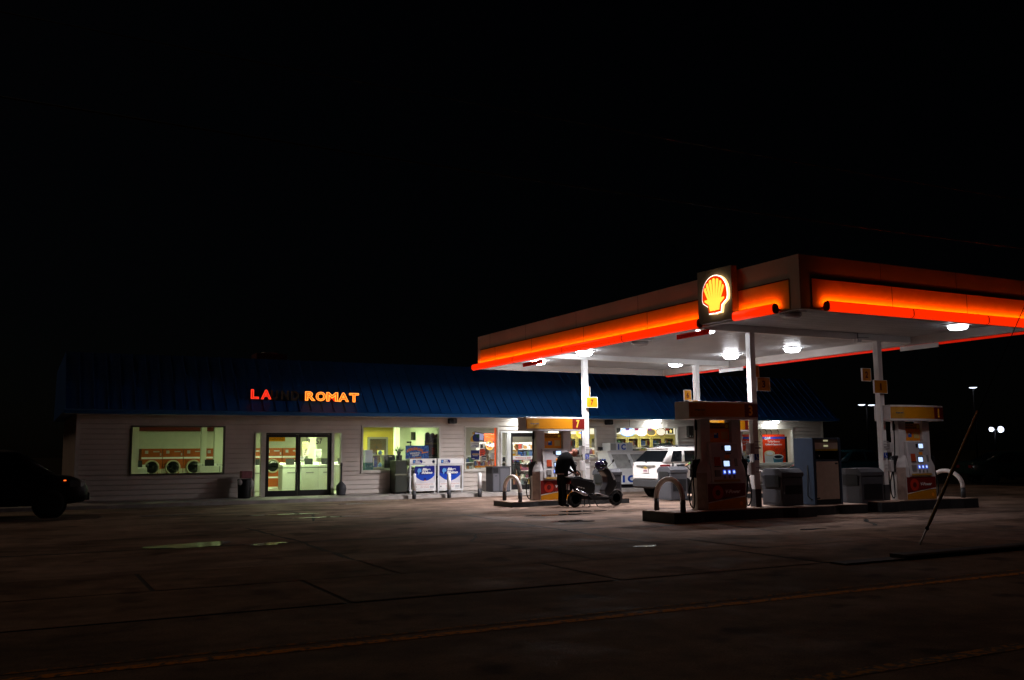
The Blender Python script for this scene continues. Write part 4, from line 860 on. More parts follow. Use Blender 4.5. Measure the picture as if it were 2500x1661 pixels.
# light bar: red front tube with an orange light strip turned to the fascia
bar_m = glow('red_light_bar', (1,.022,0), 1.05); strip_m = glow('orange_led_strip', (1,.13,.005), 62)
brk = mat('bar_bracket', (.30,.10,.03), .5)
def bar_x(y0, y1):
    P = rrect(CX0-.22, CX0-.06, 4.36, 4.56, .07, 4)
    b = MB(); b.prism(P,'y',y0,y1,smooth=True); o = b.build('light_bar', bar_m, can)
    MB().box(CX0-.1035,y0+.02,4.553,CX0-.1005,y1-.02,4.578).build('led_strip', strip_m, can); MB().box(CX0-.112,y0+.02,4.54,CX0-.104,y1-.02,4.58).build('strip_shield', black, can)  # added black shield blocks the strip's outward light
    k = MB(); n = max(1, int((y1-y0)/2.9)); jm = mat('dark_red_cap',(.12,.01,.005),.5)
    for i in range(n+1):
        y = y0+(y1-y0)*i/n; k.box(CX0-.07,y-.02,4.42,CX0-.001,y+.02,4.46)
        if 0 < i < n: MB().prism(rrect(CX0-.224,CX0-.06,4.356,4.563,.07,4),'y',y-.012,y+.012).build('bar_joint', jm, can)
    k.build('bar_bracket', brk, can)
    for a, b in ((y0-.02,y0-.001),(y1+.001,y1+.02)): MB().prism(rrect(CX0-.222,CX0-.06,4.358,4.562,.07,4),'y',a,b).build('bar_joint', jm, can)
def bar_y(x0, x1):
    P = rrect(CY0-.22, CY0-.06, 4.36, 4.56, .07, 4)
    MB().prism(P,'x',x0,x1,smooth=True).build('light_bar', bar_m, can)
    MB().box(x0+.02,CY0-.1035,4.553,x1-.02,CY0-.1005,4.578).build('led_strip', strip_m, can); MB().box(x0+.02,CY0-.112,4.54,x1-.02,CY0-.104,4.58).build('strip_shield', black, can)
    k = MB(); n = max(1, int((x1-x0)/2.4)); jm = mat('dark_red_cap',(.12,.01,.005),.5)
    for i in range(n+1):
        x = x0+(x1-x0)*i/n; k.box(x-.02,CY0-.07,4.42,x+.02,CY0-.001,4.46)
        if 0 < i < n: MB().prism(rrect(CY0-.224,CY0-.06,4.356,4.563,.07,4),'x',x-.012,x+.012).build('bar_joint', jm, can)
    k.build('bar_bracket', brk, can)
    MB().prism(rrect(CY0-.222,CY0-.06,4.358,4.562,.07,4),'x',x0-.02,x0-.001).build('bar_joint', jm, can)
bar_x(14.30, 15.53); bar_x(16.73, CY1+.05); bar_y(14.25, CX1+.1)
# far side: only the underside of the red bar shows as a thin line
P = rrect(CX1+.10, CX1+.24, 4.36, 4.50, .06, 4)
MB().prism(P,'y',14.2,CY1+.05,smooth=True).build('light_bar', glow('red_light_bar_far',(1,.02,.004),.45), can)
# columns and cross beams
for (x, y, lab) in ((15.60,24.98,0),(15.73,17.52,1),(20.02,25.0,2),(20.18,17.56,3)):
    c_ = MB(); c_.box(x-.08,y-.08,.14 if y > 20 else .23,x+.08,y+.08,4.45); o = c_.build('column', white, can, bevel=.012)
    MB().box(x-.090,y-.090,.15 if y > 20 else .24,x+.090,y+.090,.66).build('column_base', mat('dark_grey_paint',(.05,.05,.055),.5,var=.3), o)
for y in (17.54, 24.99):
    MB().box(CX0+th,y-.10,4.452,CX1-th,y+.10,4.619).build('beam', white, can, bevel=.006)
# emblem board on the west fascia
lg = thing('emblem_sign', 'grey upright board with glowing yellow and red scallop shell emblem', 'sign', (13.4, 16.33, 4.45))
bp_ = [(15.75,5.64),(15.75,4.52)]+[]
BP = arcpts(16.84,4.53,.08,-90,0,4)[::-1]
MB().prism([(15.55,5.60),(15.55,4.52),(15.57,4.45),(15.63,4.42),(16.63,4.42),(16.69,4.45),(16.71,4.52),(16.71,5.62)],'x',13.50,13.66).build('board', mat('emblem_board_grey',(.22,.19,.17),.5,var=.08), lg, bevel=.01)
def shell(sc, cu=0, cv=0):
    pts = [(-.235,0),(-.275,.19),(-.47,.31),(-.5,.40)]
    for i in range(15):
        a = math.pi*(1-i/14); pts.append((.5*math.cos(a)*(1 if True else 1), .47+.53*math.sin(a)**.92 if math.sin(a) > 0 else .47))
    pts += [(.5,.40),(.47,.31),(.275,.19),(.235,0),(.05,.0),(.0,-.018),(-.05,.0)]
    return [(cu+(u)*sc, cv+(v-.5)*sc) for u, v in pts]
yc, zc = 16.038, 5.021; S = .82
def shell_prism(mb, pts, x0, x1): mb.prism([(yc-u, zc+v) for u, v in pts], 'x', x0, x1)
m_ = MB(); shell_prism(m_, shell(S*1.05), 13.43, 13.438); m_.build('halo_panel', glow('halo_white',(1,.93,.80),2.5), lg)
m_ = MB(); shell_prism(m_, shell(S*1.045), 13.4385, 13.499); m_.build('emblem_return', glow('halo_return',(1,.62,.22),2.2), lg)
m_ = MB(); shell_prism(m_, shell(S), 13.418, 13.4295); m_.build('red_field', glow('emblem_red',(1,.035,0),1.0), lg)
# seven yellow ribs
rb = MB(); base = (0, -.36*S)
for k in range(7):
    a0 = R_(180-(18+20.6*k)); a1 = R_(180-(18+20.6*(k+1)))
    def P_(a, q): return (math.cos(a)*.425*S*q, (-.03+.44*math.sin(a)*q)*S)
    g = .062; p0, p1 = P_(a0-g, 1), P_(a1+g, 1); mid = P_((a0+a1)/2, 1.055)
    q0 = P_(a0-g*.6, .96); 
    b0 = (base[0]+(k-3.5)*.045*S, base[1]+.02*S); b1 = (base[0]+(k-2.5)*.045*S, base[1]+.02*S)
    pts = [b0, p0, ((p0[0]+mid[0])/2*1.02, (p0[1]+mid[1])/2+.008), mid, ((p1[0]+mid[0])/2*1.02, (p1[1]+mid[1])/2+.008), p1, b1]
    rb.prism([(yc-u, zc+v) for u, v in pts], 'x', 13.408, 13.4175)
rb.prism([(yc-u*S, zc+v*S) for u, v in [(-.19,-.44),(-.23,-.27),(-.40,-.16),(-.40,-.12),(.40,-.12),(.40,-.16),(.23,-.27),(.19,-.44),(.04,-.44),(0,-.455),(-.04,-.44)]], 'x', 13.410, 13.4170)
rb.build('yellow_ribs', glow('emblem_yellow',(1,.72,.06),1.25), lg)
# canopy lamps
lens_off = mat('lamp_lens_unlit', (.42,.42,.44), .25, coat=.3)
def lamp(x, y, on, label, pw=1.0, ls=20, ang=132, bl=.8):
    t = thing('canopy_lamp', label, 'lamp', (x, y, 4.615), 0, 'lamps under the fuel canopy')
    MB().box(x-.24,y-.24,4.585,x+.24,y+.24,4.617).build('housing', white_metal, t, bevel=.01)
    MB().lathe([(.235,4.583),(.23,4.53),(.19,4.485),(.10,4.468),(.0,4.465)],(x,y,0),20).build('lens', glow('lamp_lens_lit_%s' % {60:'strong',40:'medium',20:'soft',6:'faint'}[ls], (.93,.95,1), {60:95,40:75,20:30,6:7}[ls]) if on else lens_off, t)
    if on:
        ld = bpy.data.lights.new('lamp_beam','SPOT'); ld.energy = 2500*pw; ld.spot_size = R_(ang); ld.spot_blend = bl; ld.shadow_soft_size = .15; ld.color = (.98,.93,.95)
        lo = bpy.data.objects.new('lamp_beam', ld); COL.objects.link(lo); lo.location = (0,0,-.17); lo.parent = t
lamp(15.1,27.04,1,'lit canopy lamp nearest the shop at the clearance sign',1.15,60,152,.55); lamp(14.97,23.95,1,'lit canopy lamp above the column with sign 7',.55,40,145,.6); lamp(14.99,21.1,0,'unlit canopy lamp between the red clearance signs'); lamp(14.92,18.2,1,'lit canopy lamp beside the emblem board',.35,20); lamp(14.9,15.26,0,'unlit canopy lamp at the near corner of the canopy')
lamp(19.86,25.88,1,'brightest lit canopy lamp at the far inner corner',.22,60,150,.6); lamp(19.83,22.99,1,'lit canopy lamp between the two rear columns',.35,40); lamp(20.2,20.69,1,'lit canopy lamp in the middle of the far row',.22,20); lamp(20.2,15.1,1,'lit canopy lamp at the right edge of the picture',.05,6)
# clearance boards hung under the fascia
def clr(y0, y1, x, m, label, words):
    t = thing('clearance_sign', label, 'clearance sign', (x, (y0+y1)/2, 4.25), 0, 'clearance boards under the canopy edge')
    MB().box(x-.012,y0,4.25,x+.012,y1,4.37).build('board', m, t, bevel=.003)
    MB().box(x-.004,y0+.15,4.371,x+.004,y0+.17,4.40).box(x-.004,y1-.17,4.371,x+.004,y1-.15,4.40).build('hanger', steel, t)
    if words: lettering('CLEARANCE 14\' 0"','clearance_lettering',mat('faded_dark_red',(.12,.006,.004),.5),t,(x-.0125,y1-.1,4.28),y1-y0-.2,.06,face=SIDE,depth=.002,bold=.02)
clr(24.64,25.9,13.9,sign_red,'red clearance board hanging at the far end of the west fascia',1); clr(16.83,18.03,13.9,sign_red,'red clearance board hanging beside the emblem board',1)
clr(24.12,25.33,21.5-.2,white,'white back of the clearance board behind the front column',0); clr(16.53,17.75,21.5-.2,white,'white back of the clearance board right of the pump 1 column',0)
t = thing('security_camera','small white camera on an arm under the canopy','camera',(19.3,17.4,4.5)); MB().cyl((19.3,17.4,4.615),(19.3,17.4,4.46),.015).tube([(19.3,17.4,4.5),(19.75,17.45,4.52),(20.05,17.5,4.5)],.012).build('arm', steel, t); MB().box(19.22,17.34,4.37,19.38,17.46,4.46).build('housing', white, t, bevel=.015)
# pump number flags on the columns
def flag(n, x0, x1, y, z0, z1, label):
    t = thing('number_flag', label, 'number sign', ((x0+x1)/2, y, z0), 0, 'yellow pump numbers on the columns')
    MB().box(x0,y-.02,z0,x1,y+.02,z1).build('panel', yellow, t)
    MB().box(x0-.012,y-.024,z0-.012,x0,y+.024,z1+.012).box(x1,y-.024,z0-.012,x1+.012,y+.024,z1+.012).box(x0,y-.024,z1,x1,y+.024,z1+.012).box(x0,y-.024,z0-.012,x1,y+.024,z0).build('edge_frame', white, t)
    w = (z1-z0)*(.16 if n == '1' else .32); cx = (x0+x1)/2
    if n: lettering(n,'number',mat('number_red',(.09,.006,.005),.5),t,(cx-w/2,y-.0205,z0+(z1-z0)*.22),w,(z1-z0)*.56,depth=.004,bold=.04)
    xe = 15.60+.115 if x0 < 17 and y > 20 else None
    return t
flag('8',15.62,15.86,25.12,3.30,3.62,'smaller flag numbered 8 on the rear column'); flag('7',15.56,15.95,24.84,2.96,3.27,'yellow flag numbered 7 on the rear column')
flag('6',19.60,19.88,25.14,3.27,3.60,'yellow flag numbered 6 on the far rear column'); flag('5',19.55,19.95,24.86,2.96,3.25,'yellow flag numbered 5 hidden low on the far rear column')
flag('4',15.80,16.08,17.66,3.36,3.66,'upper dark flag on the front column'); flag('3',15.78,16.17,17.39,3.03,3.34,'lower dark flag numbered 3 on the front column')
flag('2',19.72,20.02,17.70,3.40,3.72,'yellow flag numbered 2 on the right column'); flag('1',19.84,20.30,17.43,3.06,3.39,'yellow flag numbered 1 on the right column')
# ------------------------------------------------------------------ pump islands
def island(x0, x1, y, h, label):
    t = thing('pump_island', label, 'island', ((x0+x1)/2, y, 0), 0, 'raised pump islands')
    hw, nw, n = .60, .46, .95
    P = [(x0,y-hw),(x0+n-.35,y-hw),(x0+n,y-nw),(x1-n,y-nw),(x1-n+.35,y-hw),(x1,y-hw),(x1,y+hw),(x1-n+.35,y+hw),(x1-n,y+nw),(x0+n,y+nw),(x0+n-.35,y+hw),(x0,y+hw)]
    MB().prism(P,'z',-.01,h-.02).build('kerb_face', kerb_black, t)
    MB().prism([(px,py) for px,py in P],'z',h-.019,h).build('top_slab', mat('island_top',(.30,.20,.15),.65,var=.3,vscale=3,bump=.2), t, bevel=.006)
    return t
HB, HF = .15, .24
island(12.66,16.75,24.95,HB,'rear raised island carrying pump 7 and the scooter rider'); island(19.1,22.95,24.95,HB,'rear raised island behind the white car')
island(12.75,16.98,17.42,HF,'front raised island carrying pump 3'); island(19.35,23.05,17.55,HF+.02,'front raised island carrying pump 1')
# U-shaped guards
upaint = mat('guard_paint', (.62,.55,.52), .35, var=.15, vscale=5)
def guard(x, y0, y1, h, label):
    t = thing('pump_guard', label, 'guard rail', (x, (y0+y1)/2, h), 0, 'U-shaped guards on the islands'); r = (y1-y0)/2; yc = (y0+y1)/2; rz_ = .42; zb = h+.30
    pts = [(x,y0,zb-.03)]+[(x,yc-r*math.cos(math.pi*i/18),zb+rz_*math.sin(math.pi*i/18)) for i in range(19)]+[(x,y1,zb-.03)]
    MB().tube(pts,.057,14).build('hoop', upaint, t)
    MB().cyl((x,y0,h),(x,y0,h+.27),.060).cyl((x,y1,h),(x,y1,h+.27),.060).build('sleeve', mat('dark_grey_paint',(.05,.05,.055),.5,var=.3), t)
guard(12.92,24.33,25.33,HB,'pale U-shaped guard at the west end of the pump 7 island'); guard(13.0,16.83,17.80,HF,'pale U-shaped guard at the west end of the pump 3 island, lit red')
guard(22.72,17.15,18.20,HF+.02,'white U-shaped guard at the east end of the pump 1 island'); guard(22.6,24.45,25.45,HB,'white U-shaped guard glimpsed behind the front column')

# ------------------------------------------------------------------ fuel pumps
pump_w = mat('pump_white', (.55,.52,.52), .4, var=.08); pump_dk = mat('pump_grey', (.20,.19,.19), .45)
disp = glow('pump_display', (.50,.66,1), 1.3); disp_b = glow('pump_blue_key', (.05,.14,1), .5)
def make_pump(n, loc, label, side_orange=True):
    t = thing('fuel_pump', label, 'fuel pump', loc, 0, 'fuel pumps')
    B = lambda mb, name, m, p=t, **k: mb.build(name, m, p, W=False, **k)
    oct_ = lambda hx, hm, hy, hi: [(-hx,-hy),(hx,-hy),(hm,-hi),(hm,hi),(hx,hy),(-hx,hy),(-hm,hi),(-hm,-hi)]
    B(MB().loft([[(x,y,0) for x,y in oct_(.56,.73,.26,.09)],[(x,y,.86) for x,y in oct_(.56,.73,.26,.09)],[(x,y,1.0) for x,y in oct_(.52,.69,.22,.08)],[(x,y,1.16) for x,y in oct_(.48,.60,.17,.07)]],smooth=False),'cabinet',pump_w,bevel=.012)
    # columns and bridge
    for s in (-1,1):
        B(MB().box(min(s*.32,s*.60),-.13,1.0,max(s*.32,s*.60),.13,2.07),'column',pump_w,bevel=.02)
    # side graphics on the angled flanks
    for s in (-1,1):
        q = MB()
        for sy in (-1,1):
            a = V((s*.56,sy*.26,0)); b = V((s*.73,sy*.09,0)); nn = V((s,sy,0)).normalized()*.004
            q.loft([[a*.98+b*.02+nn,a*.02+b*.98+nn,a*.02+b*.98+nn+V((0,0,.84)),a*.98+b*.02+nn+V((0,0,.84))],[v+nn for v in (a*.98+b*.02+nn,a*.02+b*.98+nn,a*.02+b*.98+nn+V((0,0,.84)),a*.98+b*.02+nn+V((0,0,.84)))]],smooth=False)
        B(q,'side_graphic',mat('side_graphic_grey',(.36,.27,.23),.45,var=.25))
    for sy in (-1,1):
        fc = (V((sy*-1*-1 if sy<0 else -1,0,0)), V((0,0,1)), V((0,sy,0)))
        def L(s, name, m, p, u, z, w, h, y, **k):   # lettering on the face turned to sy
            Rv = V((1 if sy < 0 else -1,0,0)); o = t.location
            return lettering(s, name, m, p, V(o)+Rv*u+V((0,sy*y,z)), w, h, face=(Rv,V((0,0,1)),V((0,sy,0))), depth=.003, **k)
        Yb = lambda a, b: (sy*a, sy*b) if sy > 0 else (sy*b, sy*a)
        def plate(u0, u1, z0, z1, y, name, m, p=t, d=.006, bevel=0):
            a, b = Yb(y, y+d); uu = (u0,u1) if sy < 0 else (-u1,-u0)
            return B(MB().box(uu[0],a,z0,uu[1],b,z1),name,m,p,bevel=bevel)
        def poly(pts, y, name, m, p=t, d=.004):
            a, b = Yb(y, y+d); return B(MB().prism([((u if sy < 0 else -u),z) for u,z in pts],'y',a,b),name,m,p)
        # lower graphic
        lo = poly([(-.55,.17),(.55,.30),(.55,.585),(-.55,.585)],.262,'lower_graphic',red)
        poly([(-.55,.145),(-.2,.20),(.2,.245),(.55,.27),(.55,.298),(.2,.278),(-.2,.235),(-.55,.168)],.262,'white_curve',white,lo)
        poly([(-.55,.01),(.55,.01),(.55,.268),(.2,.243),(-.2,.198),(-.55,.143)],.262,'yellow_field',yellow,lo)
        rr = mat('roundel_red',(.42,.03,.015),.4); poly([(-.27+.16*math.cos(k*math.pi/12),.385+.16*math.sin(k*math.pi/12)) for k in range(24)],.267,'roundel',rr,lo); poly([(-.27+.07*math.cos(k*math.pi/10),.385+.07*math.sin(k*math.pi/10)) for k in range(20)],.272,'roundel_eye',mat('roundel_dark',(.10,.01,.01),.4),lo)
        L('V-Power','brand_lettering',white,lo,-.04,.36,.44,.085,.267,bold=.03,shear=.2)
        poly([(.42+.05*math.cos(k*math.pi/10),.12+.05*math.sin(k*math.pi/10)) for k in range(20)],.267,'flame_symbol',orange,lo,d=.002)
        # sloping console
        cz = MB(); a = sy
        cz.prism([(a*.20,.60),(a*.275,.60),(a*.29,.66),(a*.235,1.12),(a*.20,1.52),(a*.10,1.53),(a*.10,.60)],'x',-.44,.44); con = B(cz,'console',pump_w,bevel=.01)
        def onc(z): return .29-.055*(z-.66)/.46 if z < 1.12 else .235-.035*(z-1.12)/.40
        def tile(u0, u1, z0, z1, name, m, d=.008, p=con):
            ys = [onc(z0)+.001, onc(z1)+.001]; uu = (u0,u1) if sy < 0 else (-u1,-u0)
            q = MB(); q.loft([[(uu[0],a*ys[0],z0),(uu[1],a*ys[0],z0),(uu[1],a*ys[1],z1),(uu[0],a*ys[1],z1)],[(uu[0],a*(ys[0]+d),z0),(uu[1],a*(ys[0]+d),z0),(uu[1],a*(ys[1]+d),z1),(uu[0],a*(ys[1]+d),z1)]],smooth=False)
            return B(q,name,m,p)
        tile(-.38,.40,1.16,1.50,'upper_bezel',mat('bezel_grey',(.40,.38,.40),.4),d=.004)
        s1 = tile(.00,.20,1.325,1.475,'display_frame',black,d=.012); tile(.02,.185,1.345,1.46,'display',disp,d=.016)
        tile(-.08,-.02,1.36,1.46,'grille',black,d=.012)
        tile(-.08,.14,.965,1.13,'display_frame',black,d=.012); tile(-.055,.11,.985,1.105,'display',disp,d=.016)
        for k in range(3):
            u = -.10+.14*k; tile(u+.005,u+.085,.805,.90,'grade_frame',disp_b,d=.010); tile(u+.022,u+.066,.825,.88,'grade_button',disp,d=.015); tile(u+.02,u+.07,.70,.78,'grade_label',pump_dk,d=.008)
        tile(-.32,-.15,1.0,1.20,'card_notice',mat('notice_red',(.40,.06,.02),.5),d=.010); tile(-.33,-.14,.975,.995,'card_slot',black,d=.012); tile(-.34,-.18,.75,.90,'card_reader',pump_dk,d=.02); tile(.0,.14,1.17,1.24,'orange_notice',orange,d=.010); tile(.28,.36,.98,1.16,'nozzle_notice',pump_dk,d=.008); tile(-.38,.38,.63,.68,'bumper_strip',mat('ochre_strip',(.35,.20,.04),.5),d=.008)
        tile(.04,.19,1.265,1.285,'print_line',ink,d=.008)
        # poster between the columns
        po = plate(-.30,.30,1.545,2.0,.05,'poster',orange,d=.008); plate(-.295,.295,1.85,1.995,.0585,'poster_header',yellow,po,d=.003); plate(-.31,.31,1.53,1.544,.045,'poster_edge',white,po,d=.012)
        L('Never pay','poster_lettering',ink,po,-.26,1.925,.30,.045,.062,bold=.03); L('full price again.','poster_lettering',ink,po,-.26,1.865,.44,.045,.062,bold=.03)
        poly([(.23+.045*math.cos(k*math.pi/10),1.92+.045*math.sin(k*math.pi/10)) for k in range(20)],.062,'yellow_dot',mat('lemon_print',(.75,.60,.02),.4),po,d=.002)
        plate(-.16,-.03,1.64,1.76,.0585,'blue_card',mat('card_blue',(.02,.12,.50),.4),po,d=.003); plate(-.16,-.08,1.72,1.76,.062,'white_corner',white,po,d=.002); plate(.06,.26,1.61,1.79,.0585,'text_box',mat('buff_print',(.62,.42,.16),.5),po,d=.003); plate(-.26,-.19,1.63,1.75,.0585,'pink_print',mat('pink_print',(.60,.30,.22),.5),po,d=.003)
        # bowed sign
        bow = [(u, .26+.15*(1-(u/1.03)**2)) for u in [-1.03+2.06*i/18 for i in range(19)]]
        def band(u0, u1, z0, z1, off, name, m, p=None):
            us = [u0+(u1-u0)*i/12 for i in range(13)]; yy = lambda u: .26+.15*(1-(u/1.03)**2)+off
            q = MB(); q.loft([[((u if sy<0 else -u),a*yy(u),z0) for u in us]+[((u if sy<0 else -u),a*(yy(u)-.004),z0) for u in us[::-1]],[((u if sy<0 else -u),a*yy(u),z1) for u in us]+[((u if sy<0 else -u),a*(yy(u)-.004),z1) for u in us[::-1]]],smooth=False)
            return B(q,name,m,p or t)
        sgn = band(-1.02,.52,2.125,2.435,.006,'sign_band',yellow); band(.525,1.02,2.125,2.435,.006,'number_panel',red)
        band(-1.0,-.62,2.13,2.43,.0105,'amber_patch',mat('dull_amber',(.45,.22,.03),.45,var=.2))  # duller amber patch at one end of the yellow sign
        if n is not None:
            num = n[0] if sy < 0 else n[1]
            L(num,'pump_number',mat('number_yellow',(.78,.42,.05),.4),t,.66+(.035 if num == '1' else 0),2.16,.06 if num == '1' else .13,.24,.26+.15*(1-(.72/1.03)**2)+.012,bold=.03)
        L('nitrogen enriched','sign_lettering',mat('slate_print',(.06,.09,.12),.5),t,-.93,2.245,.34,.06,.26+.15*(1-(.76/1.03)**2)+.03,bold=.02)
    ful = [(u, -(.26+.15*(1-(u/1.03)**2))) for u in [-1.03+2.06*i/18 for i in range(19)]]+[(u, (.26+.15*(1-(u/1.03)**2))) for u in [1.03-2.06*i/18 for i in range(19)]]
    B(MB().prism(ful,'z',2.07,2.48),'sign_box',pump_w,bevel=.006)
    # hoses, swivels, nozzles in their holsters
    for s in (-1,1):
        hp = [(s*.64,0,2.07),(s*.645,-.02,1.9),(s*.66,-.03,1.5),(s*.70,-.04,1.15),(s*.80,-.05,.8),(s*.92,-.05,.45),(s*.90,-.05,.15),(s*.80,-.05,.05),(s*.77,-.05,.25),(s*.80,-.06,.6),(s*.80,-.05,.92)]
        # smooth the hose with Catmull-Rom
        Q = []
        for i in range(len(hp)-1):
            p0, p1, p2, p3 = (V(hp[max(i-1,0)]), V(hp[i]), V(hp[i+1]), V(hp[min(i+2,len(hp)-1)]))
            for k in range(5):
                u = k/5; Q.append(.5*((2*p1)+(p2-p0)*u+(2*p0-5*p1+4*p2-p3)*u*u+(3*p1-p0-3*p2+p3)*u**3))
        Q.append(V(hp[-1])); B(MB().tube(Q,.017,8),'hose',rubber)
        B(MB().lathe([(.03,1.82),(.035,1.9),(.03,2.0),(.02,2.07)],(s*.642,-.01,0),12),'swivel',black)
        nz = MB(); nz.tube([(s*.80,-.05,.92),(s*.79,-.05,1.02),(s*.77,-.05,1.12)],[.03,.035,.03]).tube([(s*.77,-.05,1.12),(s*.70,-.05,1.14),(s*.66,-.05,1.05)],.018).tube([(s*.82,-.05,.96),(s*.86,-.05,1.06),(s*.80,-.05,1.13)],.010); B(nz,'nozzle',black)
        B(MB().prism([(s*.70,.72),(s*.79,.74),(s*.76,1.12),(s*.60,1.16)],'y',-.085,.085),'holster',black,bevel=.01)
    return t
make_pump(('7','8'),(14.34,24.92,HB),'fuel pump with sign 7 beside the man with the scooter')
make_pump(('3','4'),(14.53,17.42,HF),'dark fronted fuel pump 3 on the nearest island')
make_pump(('1','2'),(21.2,17.5,HF+.02),'fuel pump with sign 1 at the right of the picture')
make_pump(('5','6'),(21.15,24.92,HB),'fuel pump with sign 5 mostly hidden behind pump 3')
# service bins
big_bin('grey service bin on the pump 7 island behind the scooter front wheel',(16.25,24.80,HB),0,.62,.66,.86)
big_bin('grey service bin by the white car, seen through the red-lit guard',(18.78,24.82,0),0,.66,.70,1.04)
big_bin('dark grey service bin beside the front column on the pump 3 island',(16.52,17.45,HF),0,.66,.70,.86)
big_bin('dark grey service bin between the old diesel pump and pump 1',(19.55,17.75,0),0,.80,.72,1.06)
# paper towel and notices on the columns
for x, y, lab in ((15.42,24.92,'towel box on the column beside the man with the scooter'),(15.55,17.46,'towel box on the dark front column'),(20.36,17.5,'towel box on the column beside pump 1')):
    t = thing('towel_dispenser', lab, 'dispenser', (x, y, 1.4), 0, 'towel boxes on the columns')
    MB().box(x-.06,y-.09,1.50,x+.06,y+.09,1.76).build('box', mat('cream_plastic',(.45,.42,.42),.4), t, bevel=.012); MB().box(x-.05,y-.08,1.0,x+.05,y+.08,1.30).build('bucket', pump_w, t, bevel=.01); MB().tube([(x,y-.02,1.3),(x-.01,y-.02,1.5)],.01).build('squeegee_handle', black, t)
for x, y, lab in ((15.60,24.98,'blue wheelchair symbol on the column beside the scooter'),(15.73,17.52,'blue wheelchair symbol on the dark front column'),(20.18,17.56,'blue wheelchair symbol on the column beside pump 1')):
    t = thing('access_sign', lab, 'sign', (x, y-.12, 1.36), 0, 'wheelchair stickers on the columns'); yy = y-.119; x0, x1 = x-.10, x+.03
    MB().box(x0,yy-.004,1.35,x1,yy,1.50).build('sheet', mat('access_blue',(.01,.04,.30),.4), t); cx = (x0+x1)/2
    MB().tube([(cx+.028*math.cos(a*.4-2.6),yy-.006,1.395+.028*math.sin(a*.4-2.6)) for a in range(13)],.005,5).tube([(cx-.01,yy-.006,1.47),(cx-.006,yy-.006,1.42),(cx+.025,yy-.006,1.415),(cx+.035,yy-.006,1.38)],.006,5).ball((cx-.01,yy-.006,1.483),.010,.003,.010,8).build('symbol', white, t)
    MB().box(x-.08,yy-.003,1.62,x+.10,yy,1.66).box(x-.08,yy-.003,1.70,x+.10,yy,1.72).box(x-.08,yy-.003,1.78,x+.10,yy,1.80).box(x-.08,yy-.003,1.06,x+.08,yy,1.08).box(x-.08,yy-.003,1.16,x+.08,yy,1.18).build('notice_lines', mat('grey_notice',(.30,.28,.29),.5), t)
# old diesel pump
t = thing('diesel_pump','old slate-blue diesel pump with cream door and open nozzle bay','fuel pump',(17.85,17.62,.22))
bm_ = mat('slate_blue_paint',(.022,.032,.052),.45,var=.15); cr_ = mat('cream_door',(.32,.24,.19),.5,var=.1)
MB().box(17.42,17.30,.23,17.50,17.95,1.88).box(18.30,17.30,.23,18.38,17.95,1.88).box(17.50,17.88,.23,18.30,17.95,1.88).box(17.50,17.34,1.30,18.30,17.88,1.34).box(17.50,17.34,1.84,18.30,17.88,1.88).build('body', bm_, t, bevel=.008)
MB().box(17.52,17.305,.36,18.28,17.335,1.295).build('door', cr_, t, bevel=.006); MB().box(18.16,17.297,1.22,18.25,17.3045,1.26).build('door_latch', black, t); MB().box(17.52,17.31,.235,18.28,17.335,.355).build('plinth', black, t)
MB().box(17.51,17.31,1.60,18.29,17.36,1.76).build('price_head', cr_, t, bevel=.004); [MB().box(17.80,17.303,za,17.95,17.309,za+.04).build('price_window', glow('dim_price_window',(.8,.8,.45),.35), t) for za in (1.66,1.79)]; MB().box(17.51,17.315,1.56,18.29,17.345,1.598).build('yellow_strip', mat('dull_yellow_strip',(.30,.18,.01),.5), t); MB().box(17.51,17.32,1.762,18.29,17.35,1.838).build('top_strip', mat('brown_strip',(.06,.04,.03),.5), t)
MB().tube([(17.75,17.4,1.56),(17.74,17.42,1.34)],.012).build('nozzle_hook', chrome, t); MB().tube([(17.56,17.4,1.36),(17.64,17.4,1.46),(17.70,17.4,1.50)],.025).build('nozzle', black, t)
MB().tube([(17.42,17.5,1.2),(17.36,17.45,.8),(17.34,17.45,.45),(17.40,17.4,.36),(17.58,17.28,.40)],.016).build('hose', rubber, t)
island(17.25,19.0,17.70,.22,'small raised island under the old diesel pump')
